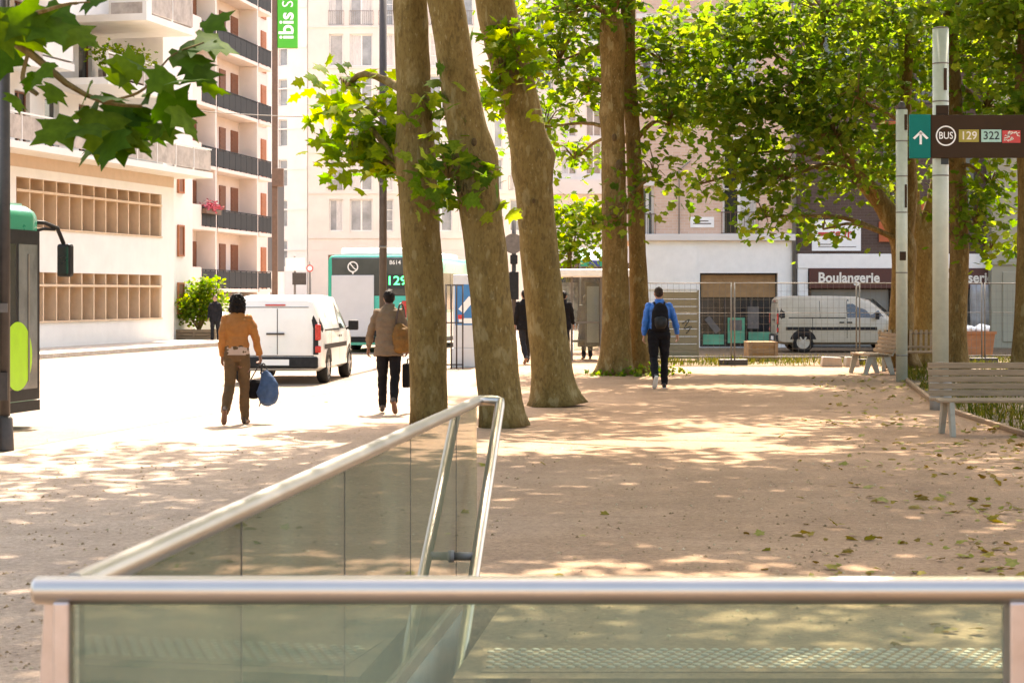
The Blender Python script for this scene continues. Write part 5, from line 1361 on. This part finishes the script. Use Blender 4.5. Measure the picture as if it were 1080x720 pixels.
person((p.x, 49.6, 0), R(8), 1.62, 'person in a long grey garment and headscarf waiting behind the shelter glass', {1:(3,4,0), -1:(-2,4,0)}, {1:(10,8,20), -1:(6,10,24)}, 'cloth_grey', 'suit_dark', 'skin_tan', 'hair_black', 'shoe_black', 'short', 2, 1.05, 'long', hi=False, hood='cloth_grey')
# ------------------------------------------------------------------ glazed balustrade of the stairwell
RT = .03
front = thing('balustrade', (0, 4.0, 0), 0, 'near horizontal steel rail with greenish glass panels across the bottom of the view', 'balustrade')
ZR = EYE - (622-HZ)/500
b = MB(); b.tube([(-1.012,0,ZR),(-1.010,0,ZR),(-1.0,0,ZR),(3.4,0,ZR)], [.012,.024,.030,.030], 24); b.build('top_rail', M['steel'], front, sharp=50)
gl = [(-.925, 1.035), (1.085, 3.1)]
for a, c in gl:
    g = MB(); g.box((a,-.006,.06),(c,.006,ZR-.022)); g.build('glass_panel', M['rail_glass_front'], front)
for xx in (-.945, 1.06, 3.12):
    g = MB(); g.box((xx-.018,-.03,.0),(xx+.018,.03,ZR-.02)); g.build('post', M['steel_post'], front, bevel=.006)
g = MB(); g.prism([(-1.0,.05,ZR-.03),(-.955,.05,ZR-.03),(-.952,.05,.0),(-1.06,.05,0)], (0,.012,0)); g.build('post_plate', M['steel_post'], front, bevel=.003)
side = thing('balustrade', (-.93, 4.06, 0), 0, 'long steel rail with glass panels running away along the left side of the stairwell', 'balustrade')
dirv = V((.1035,1,0)).normalized(); Ls = (11.14-4.06)*math.sqrt(1+.1035**2)
sp_ = lambda s, z, o=0: dirv*s + V((dirv.y,-dirv.x,0))*o + V((0,0,z))
b = MB(); b.tube([sp_(-.02,ZR), sp_(Ls-.12,ZR), sp_(Ls-.05,ZR,.0), sp_(Ls-.01,ZR,.03), sp_(Ls,ZR,.08), sp_(Ls,ZR-.004,.12)], RT, 20); b.build('top_rail', M['steel'], side, sharp=50)
st = [.02, 1.41, 2.97, 4.53, 6.09, 7.0]
for a, c in zip(st, st[1:]):
    g = MB(); g.bar(sp_(a+.008,.06+(ZR-.08)/2), sp_(c-.008,.06+(ZR-.08)/2), .012, ZR-.08); g.build('glass_panel', M['rail_glass'], side)
for a in st[1:-1]:
    g = MB(); g.bar(sp_(a,.0), sp_(a,ZR-.03), .012, .014, up=(1,0,0)); g.build('panel_seal', M['dark_metal'], side)
g = MB(); g.bar(sp_(0,.03), sp_(7.05,.03), .05, .06); g.build('base_channel', M['steel_post'], side)
P0 = V((-.067,11.14,ZR)); P1 = V((XL(9.12)+.138,9.12,EYE-.205*9.12)); P2 = P1 + (P1-P0)*.35
hr_ = thing('handrail', (P0.x, P0.y, 0), 0, 'slanting steel handrail descending beside the left glass panels into the stairwell', 'handrail')
o_ = V((P0.x,P0.y,0)); dh = (P1-P0).normalized()
b = MB(); b.tube([sp_(Ls,ZR-.004,.12)+V((-.93,4.06,0))-o_, P0-o_+V((-.03,.005,.0)), P0-o_+V((-.004,-.004,-.008)), P0+dh*.05-o_, P2-o_], .029, 18); b.build('rail_tube', M['steel'], hr_, sharp=60)
for t in (.60, 1.2):
    q = P0 + (P1-P0)*t; s0 = (q.y-4.06)/dirv.y; gx = sp_(s0, q.z-.0) + V((-.93,4.06,0))
    b = MB(); b.tube([q-o_+V((-.02,0,0)), gx-o_+V((.02,0,0))], .022, 14); b.tube([gx-o_+V((.02,0,0)), gx-o_+V((-.05,0,0))], .032, 16); b.build('bracket', M['galv'], hr_)

# ------------------------------------------------------------------ posts and signs
def post(name, px, py, d, dia, top_py, m, label, cat, cap=True, rings=(), n=18, taper=1.0):
    p = at(px, py, d); h = EYE-(top_py-HZ)*d/F
    r = thing(name, (p.x, p.y, 0), 0, label, cat)
    b = MB(); b.tube([(0,0,0),(0,0,h)], [dia/2, dia/2*taper], n); b.build('shaft', M[m], r)
    return r, h
lp, h = post('lamp_post', 5, 475, 20.6, .115, -90, 'dark_metal', 'dark brown lamp post at the left edge in front of the dark bus', 'lamp post')
b = MB(); b.tube([(0,0,0),(0,0,.02),(0,0,.35),(0,0,.38)], [.10,.10,.085,.06], 18); b.build('post_base', M['dark_metal'], lp)
b = MB(); b.tube([(0,0,h-.1),(0,0,h+.4),(.5,0,h+.7),(1.0,0,h+.72)], [.05,.045,.04,.04], 12); b.ell((1.1,0,h+.68),(.3,.12,.08)); b.build('lamp_head', M['dark_metal'], lp)
b = MB(); b.box((-.05,-.07,.55),(.05,-.05,.85)); b.build('access_door', M['dark_metal'], lp); b = MB(); b.box((-.05,-.068,1.5),(.05,-.05,1.6)); b.build('number_plate', M['cloth_grey'], lp)
lp2, h = post('lamp_post', 404, 388, 43.6, .175, -60, 'dark_metal', 'tall dark lamp post rising behind the man in the taupe coat', 'lamp post')
b = MB(); b.tube([(0,0,0),(0,0,1.1),(0,0,1.15)], [.13,.13,.09], 18); b.build('post_base', M['dark_metal'], lp2)
b = MB(); b.tube([(0,0,h-.1),(0,0,h+.4),(-.6,0,h+.7),(-1.2,0,h+.72)], [.07,.06,.05,.05], 12); b.ell((-1.3,0,h+.68),(.35,.14,.09)); b.build('lamp_head', M['dark_metal'], lp2)
b = MB()
for z_ in (2.75, 4.2): b.tube([(0,0,z_),(0,0,z_+.05)], .095, 16)
b.build('band', M['galv'], lp2)
# slim dark post with round sign seen from behind
r, h = post('sign_post', 542, 374, 51, .12, 225, 'dark_metal', 'dark post with a round grey sign back between two big trunks', 'sign')
b = MB(); b.tube([(-.02,-.09,EYE+(HZ-257)*51/F),(-.02,-.11,EYE+(HZ-257)*51/F)], .27, 24); b.build('sign_disc', M['cloth_grey'], r)
b = MB(); b.box((-.13,-.16,1.55),(.13,.1,2.3)); b.box((-.10,-.14,2.5),(.10,-.06,2.75)); b.build('control_box', M['black_plastic'], r, bevel=.02)
# pale signpost, thin
tp_, h = post('signpost', 951, 403, 36.8, .225, 116, 'pole_pale', 'thin pale signpost with a dark knob on top', 'post')
b = MB(); b.ell((0,0,h+.06),(.075,.075,.11)); b.tube([(0,0,h-.02),(0,0,h+.02)],.1,14); b.build('knob', M['dark_metal'], tp_)
b = MB()
for z_ in (.5, 2.1, h-1.3, h-.62, h-2.0): b.tube([(0,0,z_),(0,0,z_+.025)], .1145, 18)
b.build('band', M['galv'], tp_)
b = MB(); b.box((.03,-.115,h-.40),(.085,-.09,h-.1)); b.box((.04,-.115,h-1.9),(.08,-.095,h-1.45)); b.box((-.06,-.118,2.35),(.06,-.10,2.52)); b.build('sticker', M['sign_brown'], tp_)
# thick signpost carrying the direction sign
dS = 27.9; sS = F/dS
tk, h = post('signpost', 992, 432, dS, .235, 31, 'pole_pale', 'thick pale signpost carrying the bus direction sign', 'post')
b = MB(); b.tube([(0,0,h),(0,0,h+.02),(0,0,h+.03)], [.118,.112,.08], 18)
for py in (68, 108, 167.5, 186): z_ = EYE-(py-HZ)/sS; b.tube([(0,0,z_),(0,0,z_+.02)], .1195, 18)
b.build('band', M['galv'], tk)
b = MB(); zz_ = lambda py: EYE-(py-HZ)/sS
b.box((.02,-.123,zz_(96)),(.065,-.10,zz_(73))); b.build('sticker', M['sign_brown'], tk); b = MB(); b.box((-.09,-.125,zz_(122)),(.09,-.09,zz_(112))); b.build('sticker', M['sign_brown'], tk)
b = MB(); b.box((-.02,-.124,zz_(174)),(.09,-.10,zz_(166))); b.build('sticker', M['ink'], tk)
b = MB(); b.tube([(0,0,0),(0,0,.45),(0,0,.47)], [.16,.16,.12], 18); b.build('post_base', M['concrete'], tk)
sg = thing('direction_sign', (tk.location.x, dS-.16, 0), 0, 'brown bus direction sign with a teal arrow end and route numbers 129 and 322', 'sign')
sx_ = lambda px: (px-992)/sS
b = MB(); b.box((sx_(979),-.03,zz_(167.5)),(sx_(1118),.03,zz_(122.5))); pn_ = b.build('sign_panel', M['sign_brown'], sg, bevel=.008)
b = MB(); b.box((sx_(956.5),-.034,zz_(168)),(sx_(978.6),.034,zz_(122))); te = b.build('arrow_panel', M['sign_teal'], sg, bevel=.012)
b = MB(); cx, yq = sx_(968), -.0365; z0, z1 = zz_(153.5), zz_(139)
wq = .034
b.add([(cx-wq/2,yq,z0),(cx+wq/2,yq,z0),(cx+wq/2,yq,z1-.03),(cx-wq/2,yq,z1-.03)], [(0,1,2,3)])
hh = .115
for s in (1,-1):
    b.add([(cx,yq,z1),(cx+s*hh,yq,z1-hh*.95),(cx+s*(hh-.028),yq,z1-hh*.95-.02),(cx,yq,z1-.045)], [(0,1,2,3) if s < 0 else (3,2,1,0)])
b.build('arrow', M['sign_white'], te)
b = MB(); cx, cz_ = sx_(994.5), zz_(144.5); n = 40; yq = -.0325
for i in range(n):
    t0, t1 = 2*math.pi*i/n, 2*math.pi*(i+1)/n
    b.add([(cx+r_*math.cos(t), yq, cz_+r_*math.sin(t)) for r_, t in ((.148,t0),(.148,t1),(.128,t1),(.128,t0))], [(0,1,2,3)])
b.text('BUS', .145, (cx,-.031,cz_), (1,0,0), (0,0,1), .002, bold=.012, sx=.86); b.build('lettering', M['sign_white'], pn_)
for (p0, p1, m, txt, ic, nm) in ((1008,1029,'sign_olive','129','letter_cream','route_tile'), (1031.5,1052.5,'sign_mint','322','ink','route_tile'), (1053.5,1072.5,'sign_red',None,'letter_cream','route_tile')):
    b = MB(); dz = 0 if txt else .012
    b.box((sx_(p0),-.036,zz_(151)-dz),(sx_(p1),-.031,zz_(138)-dz)); ti = b.build(nm, M[m], pn_)
    b = MB()
    if txt: b.text(txt, .165, ((sx_(p0)+sx_(p1))/2,-.0365,zz_(144.6)), (1,0,0), (0,0,1), .002, bold=.014, sx=.98)
    else:
        rs = random.Random(4)
        for i in range(26):
            xa = sx_(p0)+.02+rs.random()*(sx_(p1)-sx_(p0)-.06); za = zz_(151)+.015+rs.random()*.13
            b.bar((xa,-.0385,za),(xa+rs.uniform(.01,.05),-.0385,za+rs.uniform(-.03,.03)),.003,rs.uniform(.008,.02), up=(.3,0,1))
    b.build('lettering', M[ic], ti)
b = MB(); b.cbox((0,.07,zz_(134)),(.1,.1,.06)); b.cbox((0,.07,zz_(156)),(.1,.1,.06)); b.build('bracket', M['galv'], sg)
# small far signs on the left
r, h = post('sign_post', 327, 356, 80, .1, 276, 'galv', 'small red and white round sign on a grey post left of the green bus', 'sign')
zq = lambda py: EYE-(py-HZ)*80/F
b = MB(); b.tube([(0,-.06,zq(283)),(0,-.09,zq(283))], .15, 20); b.build('sign_disc', M['sign_red'], r)
b = MB(); b.tube([(0,-.091,zq(283)),(0,-.095,zq(283))], .10, 20); b.build('sign_face', M['sign_white'], r)
r, h = post('sign_post', 311, 356, 82, .1, 270, 'galv', 'white rectangular sign above a dark panel on a grey post left of the green bus', 'sign')
b = MB(); b.box((-.4,-.09,zq(285)),(.45,-.05,zq(271))); b.build('sign_board', M['sign_white'], r)
b = MB(); b.box((-.1,-.1,zq(300)),(.5,-.05,zq(287))); b.build('lower_board', M['dark_metal'], r)
# cable over the street
b = MB(); a, c = at(150,112,76), at(470,121,76)
pts = [a.lerp(c, t) - V((0,0,.25*math.sin(math.pi*t))) for t in [i/16 for i in range(17)]]
b.tube(pts, .02, 5); tag(b.build('overhead_cable', M['galv']), 'thin cable strung across the street in front of the pale facades', 'cable')

# ------------------------------------------------------------------ benches
def bench(loc, rz, L, label, lean=18, vertical=False):
    r = thing('bench', loc, rz, label, 'bench', 'benches along the planting bed')
    b = MB(); sh = .45
    for i in range(5):
        y = -.20 + i*.098; b.box((-L/2,y,sh-.035-.0-.006*abs(i-2)),(L/2,y+.085,sh-.006*abs(i-2)+.002))
    b.build('seat', M['wood_grey'], r, bevel=.008)
    b = MB(); tl = math.tan(R(lean))
    if vertical:
        n = int(L/.105)
        for i in range(n):
            x = -L/2+.05+i*(L-.1)/(n-1)
            b.bar((x,.31,sh-.02),(x,.31+.47*tl,sh+.45),.062,.028, up=(0,1,0))
        b.bar((-L/2,.345,sh+.08),(L/2,.345,sh+.08),.03,.05); b.bar((-L/2,.34+.4*tl+.02,sh+.38),(L/2,.34+.4*tl+.02,sh+.38),.03,.05)
    else:
        for i in range(5):
            z = sh+.045+i*.083
            b.bar((-L/2,.31+(z-sh)*tl,z),(L/2,.31+(z-sh)*tl,z),.03,.074)
    b.build('backrest', M['wood_grey'], r, bevel=.006)
    for s in (-1,1):
        x = s*(L/2-.16); b = MB()
        b.prism([(x-.03,-.20,sh-.045),(x-.03,-.06,sh-.045),(x-.03,-.20,0),(x-.03,-.29,0)], (.06,0,0)); b.prism([(x-.03,.12,sh-.045),(x-.03,.29,sh-.045),(x-.03,.40,0),(x-.03,.30,0)], (.06,0,0))
        b.bar((x,-.20,sh-.055),(x,.30,sh-.055),.05,.03); b.bar((x,.335,sh-.06),(x,.345+.44*tl,sh+.42),.05,.03, up=(0,1,0)); b.build('leg', M['bench_metal'], r, bevel=.006)
    return r
L3 = 1.9; p = at(988,460,22.7); bench((p.x+L3/2, 22.8, 0), 0, L3, 'grey slatted bench nearest the camera at the right edge', lean=12)
p = at(915,394,40.3); bench((p.x+.05, 40.4, 0), R(-82), 1.3, 'small slatted bench turned sideways left of the thin signpost', lean=26)
p = at(964,390,41.5); bench((p.x-.05, 41.7, 0), R(-14), 1.45, 'bench with upright slats in its back between the two signposts', lean=28, vertical=True)

# ------------------------------------------------------------------ construction fence
FT = 1.98
def fence(p0, p1, label):
    a, c = V((p0[0],p0[1],0)), V((p1[0],p1[1],0)); L = (c-a).length
    r = thing('fence_panel', a, math.atan2(c.y-a.y, c.x-a.x), label, 'fence', 'wire construction fence panels')
    b = MB()
    for x in (.04, L-.04): b.tube([(x,0,.03),(x,0,FT)], .018, 8)
    for z_ in (.2, 1.25, FT-.02): b.tube([(.04,0,z_),(L-.04,0,z_)], .013 if z_ != 1.25 else .006, 8)
    b.build('frame', M['galv'], r)
    b = MB(); n = int(L/.14)
    for i in range(1, n): x = .04+(L-.08)*i/n; b.bar((x,0,.2),(x,0,FT-.02),.0048,.0048)
    for i in range(1, 9): z_ = .2+(FT-.22)*i/9; b.bar((.04,.004,z_),(L-.04,.004,z_),.0048,.0048)
    b.build('wire_mesh', M['galv'], r)
    b = MB(); b.box((-.34,-.12,.0),(.34,.12,.15)); b.build('concrete_foot', M['dark_metal'], r, bevel=.02)
fp = [at(672,384,45.6), at(773,385,45.2), at(905,384,45.4), at(1037,383,46.2), at(1170,383,46.4)]
for i, (a, c) in enumerate(zip(fp, fp[1:])):
    fence(a, c, ('wire fence panel behind the man in blue, leftmost of the row', 'wire fence panel in front of the dull white van', 'wire fence panel behind the small benches', 'wire fence panel below the beige building')[i])
# slatted board leaning on the fence
sB = 41.5
r = thing('slatted_board', at(694,376,F/sB)*1.0, 0, 'olive slatted board standing behind the man in blue', 'board'); r.location.z = 0; r.location.y = 48.2
b = MB()
for i in range(9): b.box((0,0,.06+i*.19),(1.0,.04,.06+i*.19+.175))
b.build('slats', M['board_olive'], r, bevel=.008)
b = MB(); b.box((-.04,-.01,0),(0,.05,1.8)); b.box((1.0,-.01,0),(1.04,.05,1.8)); b.build('frame', M['board_olive'], r)
b = MB(); b.tube([V(q[:3]) for q in spline([(.62,-.008,.95),(.80,-.008,1.05),(.66,-.008,.82),(.85,-.008,.88),(.72,-.008,.7)], 18)], .012, 5); b.build('graffiti', M['ink'], r)
# brown crate, stone blocks, orange skip with white sacks
r = thing('crate', (at(802,377,48).x, 48, 0), R(6), 'brown wooden crate behind the fence left of the dull white van', 'crate')
b = MB(); b.box((-.36,-.3,.0),(.36,.3,.5)); b.build('box', M['cardboard'], r, bevel=.01)
b = MB()
for z_ in (.06,.26,.44): b.box((-.38,-.325,z_-.05),(.38,-.302,z_+.05))
for x in (-.33,.33): b.box((x-.04,-.345,0),(x+.04,-.327,.5))
b.build('batten', M['wood_brown'], r)
for i, (px, wd, lab) in enumerate(((876,.5,'pale stone block on the ground in front of the dull white van'), (897,.34,'smaller pale stone block beside the sideways bench'))):
    r = thing('stone_block', (at(px,384,44.4).x, 44.3, 0), R(5*i), lab, 'stone block', None)
    b = MB(); b.prism([(-wd/2,-.15,0),(wd/2,-.15,0),(wd/2-.03,-.14,.22),(-wd/2+.04,-.13,.24)], (0,.3,0)); b.build('block', M['kerb'], r, bevel=.025)
r = thing('rubble_bin', (at(1031,380,52).x, 52, 0), R(4), 'orange brown rubble bin with white sacks on top by the bakery', 'bin')
b = MB(); b.prism([(-.42,0,0),(.42,0,0),(.50,0,.62),(-.50,0,.62)], (0,.7,0)); b.build('bin_body', M['skip_orange'], r, bevel=.015)
b = MB(); b.box((-.53,-.03,.6),(.53,.0,.68)); b.build('rim', M['skip_orange'], r)
for x, s in ((-.15,.14),(.22,.18)):
    b = MB(); b.ell((x,.3,.72),(s*1.2,.25,s*.8)); rlink('sack', b, M['sign_white'], r, .03, 1, wrinkle=.05, wscale=7)

# ------------------------------------------------------------------ bus shelter
dB = 48.5; sB = F/dB
r = thing('bus_shelter', (at(588,378,dB).x, dB, 0), 0, 'glazed bus shelter with a flat white roof between the bent trunk and the twin trunk', 'shelter')
sxx = lambda px: (px-588)/sB; szz = lambda py: EYE-(py-HZ)/sB
b = MB(); b.box((sxx(586),-.3,szz(292)),(sxx(668),1.3,szz(284))); b.build('roof', M['white_paint'], r, bevel=.03)
for px in (590, 603, 634, 664):
    b = MB(); b.box((sxx(px)-.03,-.02,0),(sxx(px)+.03,.04,szz(292))); b.build('post', M['galv'], r)
for p0, p1 in ((591,602),(604,633),(635,663)):
    b = MB(); b.box((sxx(p0)+.03,.005,.25),(sxx(p1)-.03,.015,szz(294))); b.build('glass_pane', M['clear_glass'], r)
    b = MB(); b.box((sxx(p0)+.03,-.01,.95),(sxx(p1)-.03,.03,1.0)); b.build('crossbar', M['galv'], r)
b = MB(); b.box((sxx(618),.4,.35),(sxx(634),.55,2.0)); b.build('poster_case', M['galv'], r, bevel=.02)
b = MB(); b.box((sxx(619.5),.385,.45),(sxx(632.5),.398,1.9)); b.build('poster', M['bus_panel'], r)
b = MB(); b.box((sxx(592),1.1,1.0),(sxx(611),1.13,2.0)); b.build('notice_board', M['mottled_poster'], r)
b = MB(); b.box((sxx(636),.02,.4),(sxx(648),.05,1.95)); b.build('timetable_case', M['dark_metal'], r)
b = MB(); b.bar((sxx(604),.8,.48),(sxx(632),.8,.48),.35,.05); b.build('bench_seat', M['galv'], r)
# market awning and stall far behind
r = thing('awning', (at(612,280,70).x, 70, EYE-(281-HZ)*70/F), 0, 'green and blue awning above the shelter roof', 'awning')
s7 = F/70
for (p0, p1, m) in ((612,621,'awning_green'),(621,632,'awning_blue'),(632,641,'awning_green')):
    x0, x1 = (p0-612)/s7, (p1-612)/s7
    b = MB(); b.prism([(x0,-.5,.0),(x0,-.5,.22),(x0,.7,.7),(x0,.7,.62)], (x1-x0-.01,0,0)); b.build('canvas', M[m], r)
for x in (.02, .98):
    b = MB(); b.tube([(x,.65,.62),(x,.65,.62-(EYE-(281-HZ)*70/F)-.62)], .03, 8); b.build('pole', M['galv'], r)
# advertising column by the road behind the first trunk
dA = 44; sA = F/dA
r = thing('advert_stand', (at(489,378,dA).x, dA, 0), R(-8), 'standing blue poster panel between the first two big trunks', 'advert')
b = MB(); b.box((-.28,-.08,.0),(.36,.08,.45)); b.box((-.24,-.07,.45),(.32,.07,2.15)); b.build('casing', M['bus_panel'], r, bevel=.02)
b = MB(); b.box((-.19,-.078,.98),(.27,-.071,1.92)); p_ = b.build('poster', M['poster_blue'], r)
b = MB(); b.box((-.10,-.083,1.02),(.22,-.079,1.14)); b.bar((-.05,-.082,1.3),(.2,-.082,1.6),.004,.16, up=(0,0,1)); b.build('artwork', M['sign_white'], p_)
b = MB(); b.box((-.12,-.086,1.12),(.02,-.0835,1.22)); b.build('artwork', M['sign_red'], p_)
# ticket validator style black frame rack in front of it
r = thing('metal_gate', (at(476,378,43).x, 43, 0), R(6), 'narrow dark barred gate just right of the slim upright trunk', 'gate')
b = MB()
for x in (-.12,.0,.12,.26): b.tube([(x,0,0),(x,0,1.92)], .018, 6)
for z_ in (.1,1.05,1.9): b.bar((-.14,0,z_),(.28,0,z_),.03,.03)
b.build('bars', M['dark_metal'], r)
# planter bush far left
dP = 66; sP = F/dP
r = thing('planter', (at(208,363,dP).x, dP, 0), R(-6), 'slatted wooden street planter by the man in the dark suit', 'planter')
b = MB()
for i in range(4): b.box((-.75,-.4,.02+i*.115),(.75,.4,.12+i*.115))
b.build('slats', M['wood_grey'], r, bevel=.008)
b = MB()
for x in (-.72,0,.72): b.box((x-.04,-.425,0),(x+.04,-.402,.5))
b.build('corner_post', M['wood_grey'], r)
r2 = thing('bush', (at(210,352,dP).x, dP, .4), 0, 'round yellow green bush growing in the wooden planter', 'bush')
P, N_, D, S, tips = cloud([(-.05,.1,1.05,.74,.6,.78,130), (-.4,.1,.7,.5,.4,.4,30), (.35,0,1.5,.4,.4,.4,26)], 12, .13, .17, .2)
link('foliage', leaf_mesh('foliage', P, N_, D, S, LEAF_FAR, M['leaf_bright']), r2)
b = MB()
for q in tips[0][::9]: b.tube([(0,0,0), V(q)*.5+V((0,0,.05)), V(q)], [.03,.015,.005], 5)
b.build('stem', M['bark'], r2)
